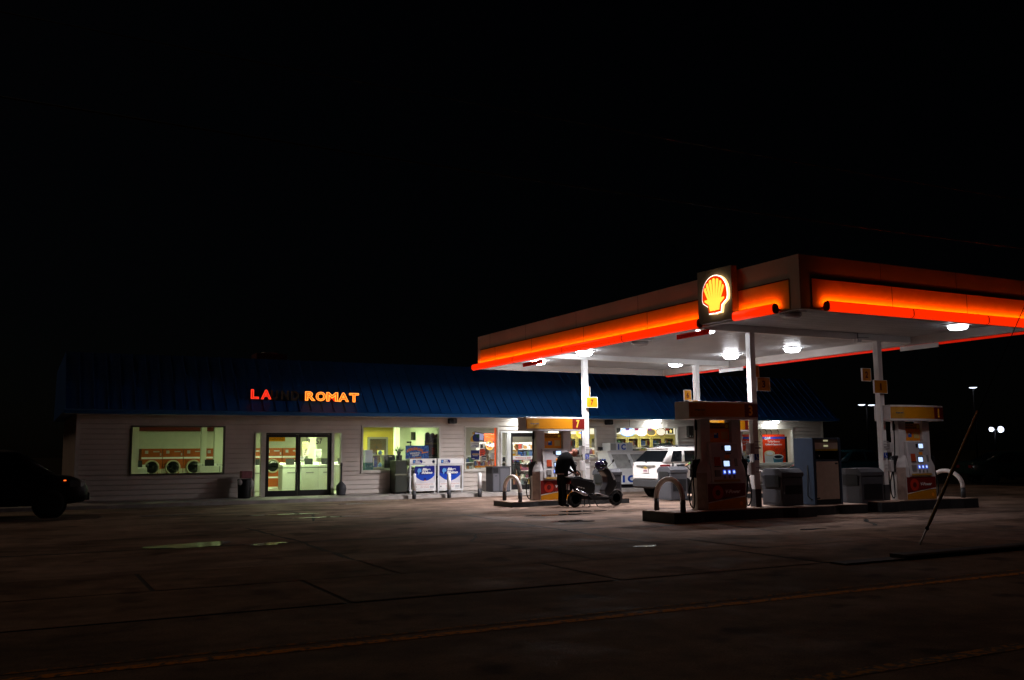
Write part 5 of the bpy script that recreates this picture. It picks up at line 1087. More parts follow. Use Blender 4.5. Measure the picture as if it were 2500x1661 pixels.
# ------------------------------------------------------------------ vehicles
tail_red = mat('tail_lamp_red', (.14,.012,.014), .2); lamp_clear = mat('lamp_clear', (.45,.45,.46), .12, metal=.5)
def ring_xy(x0, x1, w, z, r, n=5):
    P = []
    for cx, cy, a0 in ((x1-r, w-r, 0), (x0+r, w-r, 90), (x0+r, -w+r, 180), (x1-r, -w+r, 270)):
        for i in range(n+1): a = R_(a0+90*i/n); P.append((cx+r*math.cos(a), cy+r*math.sin(a), z))
    return P
def car(name, label, cat, loc, rz, paint, st, gh, wheels, wr=.36, glass_m=None, windows=(), rear=True, group=None):
    """st: body stations (x, halfwidth, zbottom, ztop); gh: glasshouse rings (x0, x1, halfwidth, z)"""
    t = thing(name, label, cat, loc, rz, group); gm = glass_m or DARKGLASS
    B = lambda mb, n_, m, p=t, **k: mb.build(n_, m, p, W=False, **k)
    rings = []
    for x, w, zb, zt in st:
        h = zt-zb; half = [(-w*.80,zb),(-w*.95,zb+h*.10),(-w*.995,zb+h*.30),(-w,zb+h*.52),(-w*.985,zb+h*.75),(-w*.955,zb+h*.93),(-w*.90,zt),(-w*.45,zt+.015)]
        rings.append([(x,y,z) for y,z in half]+[(x,-y,z) for y,z in half[::-1]])
    B(MB().loft(rings), 'body', paint)
    B(MB().loft([ring_xy(x0,x1,w,z,min(.16,w*.3)) for x0,x1,w,z in gh]), 'roof', paint)
    lo, hi = gh[0], gh[1]
    def side(s, u0, u1, v0, v1, n_, m, q0=None, q1=None):
        # quad on the side of the glasshouse; u is metres along x, v 0..1 up; q shifts the top corners
        q0 = u0 if q0 is None else q0; q1 = u1 if q1 is None else q1
        y = lambda v: (lo[2]+(hi[2]-lo[2])*v+.006)*s; z = lambda v: lo[3]+(hi[3]-lo[3])*v
        P = [(u0,y(v0),z(v0)),(u1,y(v0),z(v0)),(q1,y(v1),z(v1)),(q0,y(v1),z(v1))]
        q = MB(); q.loft([[V(p) for p in P],[V(p)-V((0,.004*s,0)) for p in P]],smooth=False); return B(q,n_,m)
    def end(front, v0, v1, f0, f1, n_, m):
        x = lambda v: (lo[1]+(hi[1]-lo[1])*v+.006) if front else (lo[0]+(hi[0]-lo[0])*v-.006)
        y = lambda v: lo[2]+(hi[2]-lo[2])*v; z = lambda v: lo[3]+(hi[3]-lo[3])*v
        P = [(x(v0),-y(v0)*f0,z(v0)),(x(v0),y(v0)*f0,z(v0)),(x(v1),y(v1)*f1,z(v1)),(x(v1),-y(v1)*f1,z(v1))]
        q = MB(); d = .004 if front else -.004; q.loft([[V(p) for p in P],[V(p)-V((d,0,0)) for p in P]],smooth=False); return B(q,n_,m)
    for s in (-1,1):
        for u0,u1,q0,q1 in windows: side(s,u0,u1,.07,.90,'side_window',gm,q0,q1)
    end(True,.06,.92,.86,.84,'windscreen',gm)
    if rear: end(False,.06,.92,.90,.86,'rear_window',gm)
    for wx in wheels:
        for s in (-1,1):
            wmax = max(q[1] for q in st); y = s*(wmax-.20)
            B(MB().lathe([(wr*1.13,0),(wr*1.13,.008),(.01,.008)],(wx,s*(wmax-.004),wr),26,0,'y'),'wheel_arch',black)
            w_ = B(MB().lathe([(wr*.6,-.1),(wr*.93,-.11),(wr,-.08),(wr,.08),(wr*.93,.11),(wr*.6,.1)],(wx,s*(wmax-.10),wr),26,0,'y'),'wheel',rubber)
            B(MB().lathe([(.01,-.09),(wr*.62,-.095),(wr*.62,.095),(.01,.09)],(wx,s*(wmax-.095),wr),20,0,'y'),'rim',chrome,w_)
    return t, B
suvw = mat('pearl_white_car_paint', (.66,.64,.62), .22, coat=.6)
S_ = [(.03,.78,.46,1.10),(.07,.86,.38,1.19),(.20,.90,.33,1.205),(.6,.91,.30,1.21),(1.4,.91,.28,1.21),(3.1,.91,.28,1.18),(3.35,.91,.30,1.12),(4.2,.88,.32,1.02),(4.6,.80,.38,.90),(4.74,.66,.45,.75)]
G_ = [(.10,3.45,.885,1.19),(.55,2.75,.74,1.63),(.64,2.62,.67,1.69),(.85,2.4,.5,1.725)]
suv, Bs = car('parked_suv','white SUV seen from behind at the rear pump lane, dark windows','car',(18.97,26.57,0),0,suvw,S_,G_,(.95,3.80),.36,windows=((.42,.88,.62,.98),(1.02,1.85,1.08,1.80),(1.95,2.95,1.93,2.42)))
gb = mat('grey_bumper',(.035,.035,.038),.6)
Bs(MB().loft([[(x,y,z) for x,y in [(.60,-.925),(.16,-.925),(-.03+dx,-.72),(-.06+dx,0),(-.03+dx,.72),(.16,.925),(.60,.925),(.60,.7),(.15,.6),(.15,-.6),(.60,-.7)]] for z,dx in ((.32,.08),(.38,.0),(.58,0),(.62,.03))],smooth=False),'bumper',gb)
Bs(MB().loft([[(x,y,z) for x,y in [(.40,-.918),(.14,-.918),(-.01+dx,-.72),(-.035+dx,0),(-.01+dx,.72),(.14,.918),(.40,.918),(.40,.8),(.12,.6),(.12,-.6),(.40,-.8)]] for z,dx in ((.622,.03),(.66,0),(.76,0),(.80,.03))],smooth=False),'bumper_upper',suvw)
Bs(MB().box(-.037,-.60,.64,-.02,.60,.66),'bumper_slot',black)
for s in (-1,1):
    o = Bs(MB().prism([(.045,s*.77),(.06,s*.83),(.17,s*.912),(.36,s*.918),(.36,s*.86),(.12,s*.76)],'z',.86,1.13),'tail_lamp',tail_red,bevel=.01)
    Bs(MB().prism([(.04,s*.775),(.055,s*.834),(.165,s*.916),(.34,s*.922),(.34,s*.88),(.13,s*.78)],'z',.95,1.0),'reversing_lamp',lamp_clear,o)
hb = Bs(MB().prism([(-.55,1.10),(.55,1.10),(.52,1.05),(.30,1.03),(.12,.99),(-.12,.99),(-.30,1.03),(-.52,1.05)],'x',-.004,.04),'wing_trim',mat('chrome_trim_bar',(.50,.47,.42),.22,metal=.9))
Bs(MB().prism([(-.13,1.03),(-.045,1.03),(-.035,1.065),(.055,1.065),(.045,1.03),(.13,1.03),(.115,.99),(.035,.99),(.025,.96),(-.055,.96),(-.045,.99),(-.115,.99)][::-1],'x',-.013,-.0045),'emblem',mat('gold_emblem',(.55,.36,.08),.3,metal=.6),hb)
pl_ = Bs(MB().box(-.004,-.155,.84,.03,.155,.995),'licence_plate',mat('plate_white',(.60,.52,.52),.5)); Bs(MB().box(-.012,-.10,.89,-.005,.10,.94),'plate_marks',mat('plate_print',(.25,.12,.16),.5),pl_)
Bs(MB().tube([(.06,-.02,1.19),(.07,.10,1.22),(.11,.22,1.25)],.012),'rear_wiper',black)
Bs(MB().box(.50,-.60,1.655,.78,.60,1.685),'roof_spoiler',suvw,bevel=.012); Bs(MB().prism([(.45,1.19),(.50,1.185),(.52,1.02),(.44,1.02)],'y',-.925,-.914),'fuel_flap',mat('fuel_opening',(.05,.05,.05),.5))
for s in (-1,1): Bs(MB().tube([(.85,s*.62,1.72),(1.0,s*.62,1.765),(2.2,s*.62,1.765),(2.4,s*.62,1.72)],.018),'roof_rail',grey_plastic)
# dark vehicles at the edges of the lot
dpaint = mat('dark_car_paint',(.006,.006,.007),.4,spec=.2); tealp = mat('dark_teal_car_paint',(.01,.05,.065),.22,coat=.6); grnp = mat('dark_green_car_paint',(.008,.02,.016),.22,coat=.6)
Lsuv, Bl = car('parked_suv','black SUV in the dark at the west end of the shop, small orange light','car',(-2.75,28.2,0),0,dpaint,[(.0,.80,.45,1.0),(.1,.9,.35,1.15),(1.0,.93,.30,1.16),(3.0,.93,.30,1.15),(3.3,.92,.32,1.10),(3.95,.89,.34,1.04),(4.25,.80,.38,.92),(4.36,.70,.45,.75)],[(.1,3.55,.9,1.14),(.5,2.75,.76,1.68),(.62,2.6,.68,1.73),(.9,2.4,.5,1.76)],(.85,3.45),.37,windows=((.4,1.1,.55,1.12),(1.2,2.0,1.22,1.98),(2.1,3.1,2.08,2.62)))
Bl(MB().prism([(3.9,-.93),(4.18,-.86),(4.30,-.72),(4.2,-.60),(3.9,-.80)],'z',.78,.96),'headlight',mat('dull_headlight',(.10,.10,.10),.25,metal=.4),bevel=.02); Bl(MB().box(3.76,-.935,.94,3.82,-.926,.965),'side_marker',glow('amber_marker',(1,.13,.015),2.2)); Bl(MB().box(4.3,-.6,.42,4.42,.6,.62),'bumper',gb,bevel=.03)
pk, Bp = car('pickup_truck','dark teal pickup truck parked behind the old diesel pump','truck',(34.6,29.6,0),math.pi,tealp,[(.0,.90,.50,1.05),(.1,.92,.45,1.08),(2.0,.93,.42,1.08),(3.7,.93,.42,1.06),(4.0,.92,.42,1.02),(5.2,.88,.45,.96),(5.45,.78,.5,.84)],[(1.7,4.1,.88,1.06),(1.9,3.3,.74,1.50),(2.02,3.15,.67,1.55),(2.3,2.9,.5,1.57)],(.9,4.5),.38,windows=((1.85,2.55,1.95,2.55),(2.65,3.7,2.65,3.25)))
Bp(MB().box(5.38,-.7,.62,5.47,.7,.80),'grille',black,bevel=.02); Bp(MB().box(5.30,-.86,.66,5.44,-.62,.82).box(5.30,.62,.66,5.44,.86,.82),'headlight',lamp_clear,bevel=.02); Bp(MB().box(-.08,-.85,.45,.02,.85,.60),'bumper',chrome,bevel=.02)
sedS = [(.0,.70,.45,.85),(.1,.84,.36,.98),(.9,.88,.3,1.0),(3.2,.88,.28,.98),(4.2,.84,.32,.86),(4.55,.70,.42,.70)]; sedG = [(.55,3.3,.84,.97),(1.35,2.5,.68,1.37),(1.47,2.38,.60,1.41),(1.7,2.2,.4,1.43)]
sedW = ((1.1,1.95,1.45,1.95),(2.05,3.0,2.05,2.4))
for i, (x, y, rz, lab) in enumerate(((38.6,29.0,-.5,'dark green saloon car parked past the pump 1 guard rail'),(43.5,30.5,-.45,'dark saloon car at the far right with a pale glint'),(47.5,34.5,-.6,'dark saloon car furthest back under the twin floodlights'))):
    c_, Bc = car('parked_car',lab,'car',(x,y,0),rz,grnp,sedS,sedG,(.85,3.6),.32,windows=sedW,group='dark parked cars at the far right')
    Bc(MB().box(-.03,-.75,.68,.06,-.45,.82).box(-.03,.45,.68,.06,.75,.82),'tail_lamp',tail_red,bevel=.02); Bc(MB().box(4.38,-.7,.58,4.5,-.42,.70).box(4.38,.42,.58,4.5,.7,.70),'headlight',lamp_clear,bevel=.02)

# ------------------------------------------------------------------ scooter
t = thing('motor_scooter','glossy black maxi scooter on its centre stand at pump 7','scooter',(14.85,23.35,0))
Y0 = 23.35
for x, nm in ((14.17,'rear'),(15.58,'front')):
    w_ = MB().lathe([(.13,-.05),(.19,-.062),(.222,-.035),(.226,0),(.222,.035),(.19,.062),(.13,.05)],(x,Y0,.226),28,0,'y').build('wheel', rubber, t)
    r_ = MB(); r_.lathe([(.005,-.045),(.04,-.05),(.045,.05),(.005,.045)],(x,Y0,.226),14,0,'y').lathe([(.115,-.05),(.14,-.05),(.14,.05),(.115,.05)],(x,Y0,.226),24,0,'y')
    for k in range(5): a = k*2*math.pi/5; r_.cyl((x+.03*math.cos(a),Y0,.226+.03*math.sin(a)),(x+.125*math.cos(a),Y0,.226+.125*math.sin(a)),.014,n=6)
    r_.build('rim', mat('dark_alloy',(.02,.02,.022),.4,metal=.6), w_)
def shell_part(pts, hw, name, m, bev=.04, y=Y0): return MB().prism(pts,'y',y-hw,y+hw).build(name, m, t, bevel=bev, seg=3)
shell_part([(13.96,.80),(14.02,.86),(14.2,.84),(14.45,.78),(14.72,.72),(14.80,.62),(14.78,.45),(14.66,.36),(14.45,.36),(14.30,.46),(14.12,.54),(13.99,.64)],.155,'rear_body',gloss_black,.05)
shell_part([(14.02,.52),(14.80,.50),(14.74,.20),(14.30,.22),(14.36,.40),(14.20,.50)],.12,'engine_block',black,.03)
shell_part([(14.05,.845),(14.12,.885),(14.32,.875),(14.40,.825),(14.52,.80),(14.72,.775),(14.80,.735),(14.70,.70),(14.4,.76),(14.1,.82)],.13,'seat',mat('seat_vinyl',(.012,.012,.014),.5),.03)
shell_part([(13.88,.875),(14.14,.89),(14.16,.865),(13.96,.845)],.10,'luggage_rack',mat('pale_rack',(.42,.38,.40),.4),.008)
shell_part([(14.66,.40),(14.85,.30),(15.20,.25),(15.34,.30),(15.34,.22),(15.1,.17),(14.62,.20),(14.55,.30)],.19,'footboard',black,.03)
shell_part([(14.83,.375),(14.93,.385),(15.08,.335),(15.24,.275),(15.02,.29)],.205,'side_trim',mat('silver_trim',(.30,.28,.29),.35,metal=.6),.01)
shell_part([(15.14,.34),(15.26,.30),(15.42,.44),(15.52,.58),(15.55,.66),(15.46,.86),(15.36,1.0),(15.22,1.12),(15.10,1.10),(15.06,1.02),(15.20,.86),(15.22,.66),(15.10,.46)],.17,'front_shield',gloss_black,.05)
shell_part([(15.42,.74),(15.48,.78),(15.38,.95),(15.30,1.02),(15.30,.98)],.175,'headlight',lamp_clear,.015)
shell_part([(15.08,1.05),(15.22,1.08),(15.24,1.16),(15.14,1.20),(15.05,1.14)],.12,'handlebar_cover',gloss_black,.03)
shell_part([(15.06,1.18),(15.20,1.14),(15.24,1.24),(15.17,1.32),(15.10,1.335),(15.05,1.28)],.16,'windscreen',mat('smoked_screen',(.01,.01,.013),.12,coat=.5),.02)
MB().tube([(15.08,Y0-.36,1.10),(15.14,Y0-.2,1.13),(15.16,Y0,1.14),(15.14,Y0+.2,1.13),(15.08,Y0+.36,1.10)],.014).build('handlebar', chrome, t)
for s in (-1,1):
    MB().cyl((15.085,Y0+s*.36,1.10),(15.12,Y0+s*.25,1.12),.021).build('grip', rubber, t)
    m_ = MB().tube([(15.15,Y0+s*.24,1.13),(15.22,Y0+s*.30,1.20),(15.28,Y0+s*.33,1.27)],.007,6).build('mirror_stalk', black, t)
    MB().ball((15.29,Y0+s*.345,1.31),.020,.045,.058,12,M=Matrix.Rotation(.35,4,'Y')).build('mirror', black, m_)
MB().tube([(15.40,Y0,.72),(15.58,Y0,.24)],.03).build('fork', chrome, t)
MB().prism(arcpts(15.58,.226,.25,15,150,10)+arcpts(15.58,.226,.235,150,15,10),'y',Y0-.065,Y0+.065,smooth=True).build('front_fender', mat('silver_fender',(.45,.45,.47),.25,metal=.5), t)
MB().tube([(14.52,Y0-.20,.33),(14.38,Y0-.21,.37),(14.22,Y0-.21,.44),(14.05,Y0-.21,.50)],[.04,.062,.066,.05],14).build('exhaust', mat('exhaust_chrome',(.35,.35,.38),.2,metal=1), t)
for k, (a, b) in enumerate(((14.16,14.235),(14.27,14.325),(14.36,14.40))): MB().prism([(a,.60-.02*k),(b,.595-.02*k),(b+.01,.565-.02*k),(a+.01,.565-.02*k)],'y',Y0-.172,Y0-.150).build('side_badge', mat('silver_badge',(.6,.58,.55),.3,metal=.5), t)
shell_part([(13.95,.66),(14.10,.70),(14.12,.80),(13.97,.80)],.13,'tail_lamp',mat('scooter_tail_red',(.16,.02,.02),.2,coat=.4),.02)
MB().box(13.93,Y0-.10,.50,13.945,Y0+.10,.66).build('licence_plate', mat('plate_white',(.60,.52,.52),.5), t); MB().prism([(13.93,.66),(14.05,.66),(14.08,.5),(13.94,.36),(13.92,.38)],'y',Y0-.03,Y0+.03).build('rear_mudguard', black, t)
st_ = MB()
for s in (-1,1): st_.tube([(14.56,Y0+s*.1,.26),(14.60,Y0+s*.15,.02),(14.53,Y0+s*.17,.012)],.014)
st_.tube([(14.74,Y0-.12,.24),(14.80,Y0-.24,.012)],.012); st_.build('stand', black, t)
t = thing('crash_helmet','dark violet-black crash helmet resting on the scooter handlebar','helmet',(14.87,23.06,1.08))
MB().ball((14.87,23.06,1.20),.165,.135,.135,22).lathe([(.125,-.02),(.135,.03),(.12,.06)],(14.87,23.06,1.09),20).build('shell', mat('violet_black_helmet',(.016,.012,.045),.1,coat=.8), t); MB().ball((14.90,23.03,1.18),.155,.125,.075,18).build('visor', DARKGLASS, t); MB().tube([(14.9,23.1,1.1),(15.0,23.12,1.12),(15.06,23.14,1.12)],.012).build('strap', black, t)
t = thing('scooter_bag','dark bag hanging behind the scooter front shield','bag',(14.92,23.35,.70))
MB().loft([ring_xy(14.82-.0,15.06,.12,.70,.05),ring_xy(14.76,15.07,.15,.80,.06),ring_xy(14.80,15.08,.14,.93,.06),ring_xy(14.90,15.06,.08,1.0,.04)]).build('pouch', black, t); MB().tube([(14.94,23.3,.99),(15.02,23.33,1.08),(15.06,23.35,1.10)],.012).build('strap', black, t)

# ------------------------------------------------------------------ people
def skin(pts, edges, rad, root, lev=2):
    me = bpy.data.meshes.new('s'); me.from_pydata([tuple(p) for p in pts], edges, []); o = bpy.data.objects.new('s', me); COL.objects.link(o)
    md = o.modifiers.new('skin','SKIN'); md.use_smooth_shade = True; md.branch_smoothing = .6
    if lev: sb = o.modifiers.new('sub','SUBSURF'); sb.levels = sb.render_levels = lev
    for i, v in enumerate(me.skin_vertices[0].data):
        r = rad[i]; v.radius = r if isinstance(r, tuple) else (r, r); v.use_root = (i == root)
    dg = bpy.context.evaluated_depsgraph_get(); out = bpy.data.meshes.new_from_object(o.evaluated_get(dg))
    bpy.data.objects.remove(o); bpy.data.meshes.remove(me); return out
def person(label, base, J, mats, look, rz=0, hand_curl=.5, group=None):
    """J: dict of joints in world metres. mats: skin, top, trousers, shoes. Zones are cut by nearest bone."""
    t = thing('person', label, 'person', base, 0, group)
    names = list(J); P = [V(J[n]) for n in names]; ix = {n: i for i, n in enumerate(names)}
    E = [('pelvis','waist'),('waist','chest'),('chest','neck'),('neck','skull')]
    Z = {'pelvis-waist':2,'waist-chest':1,'chest-neck':1,'neck-skull':0}
    for s in 'LR':
        E += [('pelvis','hip'+s),('hip'+s,'knee'+s),('knee'+s,'ankle'+s),('ankle'+s,'toe'+s),('chest','sho'+s),('sho'+s,'elb'+s),('elb'+s,'wri'+s),('wri'+s,'palm'+s)]
        Z.update({'pelvis-hip'+s:2,'hip'+s+'-knee'+s:2,'knee'+s+'-ankle'+s:mats.get('shin',2),'ankle'+s+'-toe'+s:3,'chest-sho'+s:1,'sho'+s+'-elb'+s:1,'elb'+s+'-wri'+s:mats.get('forearm',1),'wri'+s+'-palm'+s:0})
    Rd = {'pelvis':(.165,.125),'waist':(.155,.115),'chest':(.175,.125),'neck':.058,'skull':.055,'hip':.105,'knee':.066,'ankle':.046,'toe':.04,'sho':.075,'elb':.048,'wri':.032,'palm':.036}
    k = mats.get('bulk',1)
    kt = mats.get('torso',k); rad = [tuple(q*kt for q in Rd[n.rstrip('LR')]) if isinstance(Rd[n.rstrip('LR')], tuple) else Rd[n.rstrip('LR')]*k for n in names]
    lf = mats.get('loose',1); rad = [r*lf if n.rstrip('LR') in ('hip','knee','ankle','elb') and not isinstance(r, tuple) else r for n, r in zip(names, rad)]
    me = skin(P, [(ix[a],ix[b]) for a,b in E], rad, ix['pelvis'])
    seg = [(P[ix[a]],P[ix[b]],Z[a+'-'+b]) for a,b in E]
    bm = bmesh.new(); bm.from_mesh(me); bpy.data.meshes.remove(me)
    for f in bm.faces:
        c = f.calc_center_median(); best = None
        for a,b,z in seg:
            d = b-a; u = max(0,min(1,(c-a).dot(d)/d.length_squared)); q = (c-(a+d*u)).length
            if best is None or q < best[0]: best = (q,z)
        f.material_index = best[1]; f.smooth = True
    mb = MB(); mb.bm.free(); mb.bm = bm
    # head, face and ears
    L = V(look).normalized(); up = (P[ix['skull']]-P[ix['neck']]).normalized(); up = (up-L*up.dot(L)*.35).normalized(); sd = up.cross(L).normalized(); up = L.cross(sd).normalized()
    M = Matrix((( L.x,sd.x,up.x,0),(L.y,sd.y,up.y,0),(L.z,sd.z,up.z,0),(0,0,0,1))); c = P[ix['skull']]+up*.045+L*.015
    mb.ball(c,.098,.076,.118,20,0,M); mb.ball(c+L*.035-up*.062,.062,.055,.058,14,0,M)
    mb.ball(c+L*.103-up*.025,.018,.014,.026,8,0,M)
    for s in (-1,1):
        mb.ball(c+sd*.077*s-up*.012,.020,.010,.032,8,0,M); mb.ball(c+L*.086+sd*.031*s+up*.006,.010,.013,.008,8,4,M)
    mb.ball(c+L*.088-up*.070,.010,.024,.006,8,5,M)
    # hands with separate curled fingers and a thumb
    for s in 'LR':
        w, p = P[ix['wri'+s]], P[ix['palm'+s]]; d = (p-w).normalized(); n = V(mats.get('palm_n',(0,0,-1))); n = (n-d*n.dot(d)).normalized(); a = d.cross(n).normalized()
        mb.ball(p+d*.02,.045,.038,.018,10,0,Matrix(((d.x,a.x,n.x,0),(d.y,a.y,n.y,0),(d.z,a.z,n.z,0),(0,0,0,1))))
        for i,(o_,ln) in enumerate(((-.028,.068),(-.0095,.078),(.0095,.074),(.028,.058))):
            q0 = p+d*.045+a*o_; q1 = q0+(d*math.cos(hand_curl)+n*math.sin(hand_curl))*ln*.5; q2 = q1+(d*math.cos(hand_curl*2.2)+n*math.sin(hand_curl*2.2))*ln*.3; q3 = q2+(d*math.cos(hand_curl*3)+n*math.sin(hand_curl*3))*ln*.22
            mb.tube([q0,q1,q2,q3],[.0095,.009,.008,.0055],7,0)
        tb_ = p+d*.0-a*.036*(1 if s == 'R' else -1); q1 = tb_+(d*.7+n*.35-a*.5*(1 if s == 'R' else -1)).normalized()*.035; mb.tube([tb_,q1,q1+(d*.9+n*.5).normalized()*.028],[.012,.010,.007],7,0)
    o = mb.build('body',[mats['skin'],mats['top'],mats['trousers'],mats['shoes'],mats.get('eye',ink),mats.get('lip',mats['skin'])],t)
    return t, c, L, up, sd, M
skin1 = mat('skin_ruddy',(.34,.13,.085),.5); skin2 = mat('skin_tan',(.45,.24,.15),.5)
blk_cloth = mat('black_cloth',(.005,.005,.006),.95,spec=.08,var=.3,vscale=12,bump=.2); drk_tr = mat('dark_trousers',(.009,.008,.008),.95,spec=.08,var=.3,vscale=10,bump=.2)
Ym = 23.62
Jm = {'pelvis':(13.92,Ym,.93),'waist':(13.93,Ym,1.10),'chest':(14.03,Ym,1.36),'neck':(14.17,Ym,1.51),'skull':(14.31,Ym,1.535)}
for s, k in (('L',1),('R',-1)):
    Jm.update({'hip'+s:(13.92,Ym+.10*k,.86),'knee'+s:(13.95,Ym+.11*k,.48),'ankle'+s:(13.90,Ym+.11*k,.08),'toe'+s:(14.08,Ym+.13*k,.04),'sho'+s:(14.10,Ym+.19*k,1.41),'elb'+s:(14.17,Ym+.23*k,1.15),'wri'+s:(14.28,Ym+.10*k-.08,1.0),'palm'+s:(14.34,Ym+.06*k-.10,.97)})
t, c, L, up, sd, M = person('bald man in black jacket bending over the scooter to refuel it', (13.95,Ym,0), Jm, dict(skin=skin1,top=blk_cloth,trousers=drk_tr,shoes=black,bulk=1.12,torso=1.30,loose=1.25), (.8,-.1,-.6), hand_curl=.7)
MB().loft([[(cx+rx*math.cos(a*math.pi/12),Ym+ry*math.sin(a*math.pi/12),z+tl*math.cos(a*math.pi/12)) for a in range(24)] for cx,rx,ry,z,tl in ((13.90,.175,.215,.97,.0),(13.92,.195,.235,1.08,-.02),(13.97,.205,.25,1.22,-.05),(14.04,.20,.255,1.36,-.09),(14.11,.15,.20,1.47,-.09),(14.17,.085,.10,1.53,-.06))]).build('jacket', blk_cloth, t)
MB().loft([[V(p)+V((13.92,Ym,0)) for p in ring_xy(-.165,.165,.175,z,.12)] for z in (.935,.985)]).build('shirt_hem', mat('pink_grey_hem',(.30,.20,.20),.6), t)
MB().loft([[V(p)+V((14.15,Ym,0)) for p in ring_xy(-.07,.07,.075,z,.06)] for z in (1.44,1.50)]).build('jacket_collar', blk_cloth, t)
t = thing('fuel_nozzle','black fuel nozzle and hose held over the scooter tank','nozzle',(14.36,23.52,.90))
MB().tube([(14.28,23.52,1.01),(14.38,23.5,1.02),(14.44,23.48,.96),(14.47,23.45,.84)],[.03,.035,.022,.014],10).build('body', black, t)
MB().tube([(14.28,23.52,1.01),(14.18,23.75,.9),(14.2,24.1,.5),(14.6,24.4,.4),(14.95,24.7,.75),(15.10,24.86,1.05)],.017).build('hose', rubber, t)
grn = mat('green_sweater',(.10,.22,.045),.8,var=.3,vscale=14,bump=.2)
Yg = 25.56
Jg = {'pelvis':(21.45,Yg,.95),'waist':(21.44,Yg,1.12),'chest':(21.42,Yg,1.38),'neck':(21.40,Yg,1.56),'skull':(21.38,Yg,1.66)}
for s, k in (('L',-1),('R',1)):
    Jg.update({'hip'+s:(21.45,Yg+.10*k,.88),'knee'+s:(21.45,Yg+.10*k,.49),'ankle'+s:(21.47,Yg+.10*k,.08),'toe'+s:(21.30,Yg+.12*k,.04),'sho'+s:(21.42,Yg+.17*k,1.43)})
Jg.update({'elbL':(21.05,Yg-.08,1.25),'wriL':(20.78,Yg-.02,1.12),'palmL':(20.70,Yg,1.105),'elbR':(21.35,Yg+.26,1.18),'wriR':(21.25,Yg+.28,.98),'palmR':(21.23,Yg+.28,.90)})
sx = 19.72-20.70
Jg = {k_: (p[0]+sx*.82, p[1], p[2]) for k_, p in Jg.items()}
t, c, L, up, sd, M = person('person in green sweater reaching from behind pump 3 to fuel the white car', (20.64,Yg,0), Jg, dict(skin=skin2,top=grn,trousers=mat('blue_jeans',(.03,.04,.08),.8),shoes=black), (-1,.1,-.25), hand_curl=.9)
MB().ball(c-L*.02+up*.03,.108,.088,.108,16,0,M).build('hair', mat('brown_hair',(.05,.025,.012),.7), t)
t = thing('fuel_nozzle','black fuel nozzle plugged into the side of the white car','nozzle',(19.72,25.6,1.05))
MB().tube([(19.60,25.66,1.12),(19.66,25.60,1.09),(19.78,25.57,1.10),(19.92,25.56,1.09)],[.016,.055,.05,.03],10).build('body', black, t); MB().tube([(19.92,25.56,1.09),(20.1,25.52,.9),(20.3,25.4,.5),(20.5,25.2,.6)],.017).build('hose', rubber, t)
shirt = mat('blue_tshirt',(.05,.18,.60),.8,var=.15,vscale=10,bump=.15); short = mat('charcoal_shorts',(.035,.04,.045),.85,bump=.2)
Yp = 34.3; zp = ZG+.02; xp = 18.05
Jp = {'pelvis':(xp,Yp,zp+.90),'waist':(xp+.02,Yp,zp+1.08),'chest':(xp+.05,Yp,zp+1.36),'neck':(xp+.02,Yp-.02,zp+1.53),'skull':(xp-.02,Yp-.06,zp+1.62)}
for s, k in (('L',-1),('R',1)):
    Jp.update({'hip'+s:(xp+.10*k,Yp,zp+.84),'knee'+s:(xp+.12*k,Yp-.02,zp+.47),'ankle'+s:(xp+.12*k,Yp+.02,zp+.08),'toe'+s:(xp+.13*k,Yp-.15,zp+.04),'sho'+s:(xp+.03+.185*k,Yp,zp+1.42)})
Jp.update({'elbL':(xp-.22,Yp-.06,zp+1.16),'wriL':(xp-.15,Yp-.28,zp+1.13),'palmL':(xp-.11,Yp-.34,zp+1.14),'elbR':(xp+.27,Yp-.02,zp+1.15),'wriR':(xp+.20,Yp-.24,zp+1.05),'palmR':(xp+.15,Yp-.29,zp+1.06)})
t, c, L, up, sd, M = person('man in blue t-shirt and dark shorts looking down inside the shop door', (xp,Yp,zp), Jp, dict(skin=skin2,top=shirt,trousers=short,shoes=black,shin=0,forearm=0), (-.15,-1,-.45))
MB().ball(c-L*.018+up*.032,.104,.084,.104,16,0,M).build('hair', mat('sandy_hair',(.32,.20,.08),.7), t); MB().ball(c+L*.045-up*.085,.055,.055,.045,12,0,M).build('beard', mat('sandy_beard',(.28,.16,.07),.8), t)
MB().box(xp-.02,Yp-.142,zp+1.24,xp+.12,Yp-.136,zp+1.34).build('shirt_print', pale, t)
t = thing('yellow_box','yellow and white carton held by the man inside the shop door','carton',(17.72,33.98,1.2)); MB().box(17.60,33.93,1.42,17.92,34.02,1.66).build('carton', mat('yellow_carton',(.70,.42,.02),.5), t); MB().box(17.64,33.922,1.52,17.78,33.929,1.62).box(17.82,33.922,1.46,17.90,33.929,1.60).build('print_patch', pale, t)
t = poster(18.30,18.55,.62,1.02,33.6,white,'window_poster','white sheet with black print low inside the shop door',2); lettering('SAVE 10c','poster_lettering',ink,t,(17.80,33.085,.74),.38,.075,depth=.002); lettering('A GALLON','poster_lettering',ink,t,(17.80,33.085,.60),.38,.075,depth=.002)
"""end"""
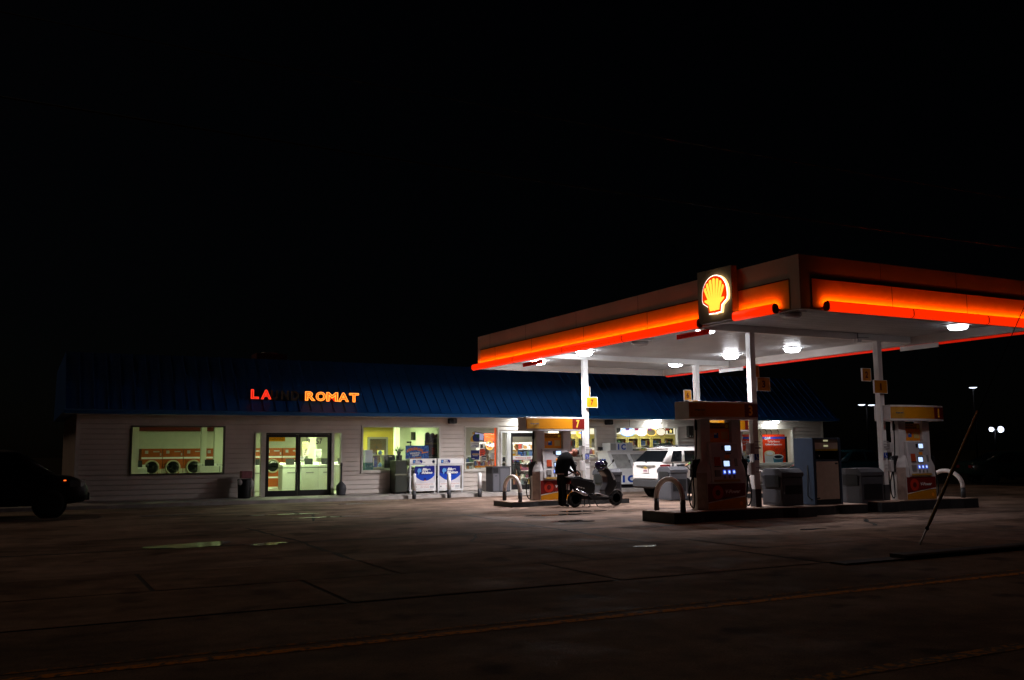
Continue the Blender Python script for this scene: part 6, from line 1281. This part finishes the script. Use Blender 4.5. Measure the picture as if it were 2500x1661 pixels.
# ------------------------------------------------------------------ far lamps, guy wire, cables
far_w = glow('far_lamp_white',(.75,.82,1),2.6)
def street_lamp(x, y, z, heads, label, w=.85):
    t = thing('street_lamp', label, 'street lamp', (x, y, 0), 0, 'lamps of the parking lot beyond')
    MB().cyl((x,y,0),(x,y,z),.12,.08,10).build('pole', mat('lamp_pole_grey',(.02,.019,.018),.8), t)
    for dx in heads:
        MB().tube([(x,y,z-.1),(x+dx*.6,y,z+.1)],.05).build('arm', mat('lamp_pole_grey',(.02,.019,.018),.8), t)
        h = MB().lathe([(.0,.22),(w*.25,.18),(w*.5,.02),(w*.52,.0)],(x+dx,y,z),16).build('shade', black, t); MB().lathe([(w*.5,-.01),(w*.35,-.10),(.0,-.14)],(x+dx,y,z),16).build('lens', far_w, h)
street_lamp(89.6,80,6.85,(-.8,.85),'twin headed street lamp beyond the shop roof')
street_lamp(109.2,80,9.4,(0,),'single high street lamp at the far right',1.0)
t = thing('flood_light','pair of bright floodlights low at the far right','flood light',(112.9,80,0)); MB().cyl((112.9,80,0),(112.9,80,4.0),.12,.1,10).build('pole', black, t); MB().box(111.7,79.95,3.9,114.1,80.1,4.0).build('crossbar', black, t)
for x, r in ((111.95,.28),(113.85,.40)): MB().lathe([(.0,-.25),(r*.7,-.2),(r,0),(r,.2),(.0,.3)],(x,79.7,3.97),16,0,'y').build('lamp_head', glow('flood_white',(.72,.80,1),3.5), t)
# guy wire with a yellow guard sleeve
a, b, e = V((13.40,11.0,0)), V((15.11,11.0,2.244)), V((18.6,11.0,6.8))
d = (b-a).normalized()
t = thing('guy_wire','slanting steel guy wire with long yellow guard sleeve beside the road','guy wire',(13.40,11.0,0))
MB().cyl(a,e,.008,n=6).build('wire', mat('dull_black_wire',(.006,.006,.006),.95,spec=.02), t); MB().tube([a+d*.35,a+d*.5,b],[.018,.030,.030],12).build('guard_sleeve', mat('weathered_yellow_plastic',(.17,.10,.018),.6,var=.25), t)
MB().cyl(a-d*.05,a+d*.32,.013,n=8).build('anchor_rod', steel, t); MB().ball(a+d*.33,.035,.03,.04,10).build('clamp', black, t)
def cable(pts, label, r=.012):
    tag(MB().tube(pts,r,6).build('overhead_cable', mat('cable_rubber',(.06,.045,.03),.6), loc=pts[0]), label, 'cable', 'overhead cables')
def sag(x0,x1,y,z,s,n=40): return [(x0+(x1-x0)*i/n, y, z-s*(1-(2*i/n-1)**2)) for i in range(n+1)]
cable(sag(-22,42,12,6.5,.85),'main overhead cable crossing the black sky')
cable(sag(-22,42,12.4,7.7,.85),'upper faint overhead cable over the canopy',.008)
# utility pole carrying the cables, outside the frame
t = thing('utility_pole','wooden utility pole carrying the cables at the right','utility pole',(19.0,11.2,0)); wood = mat('weathered_wood',(.10,.07,.045),.8,var=.3)
MB().cyl((20.9,11.2,0),(20.9,11.2,9),.16,.12,12).build('pole', wood, t); MB().box(20.8,10.2,7.6,21.0,13.2,7.75).build('crossarm', wood, t); MB().cyl((20.9,11.2,6.7),(18.6,11.0,6.8),.01,n=6).build('guy_strut', steel, t)
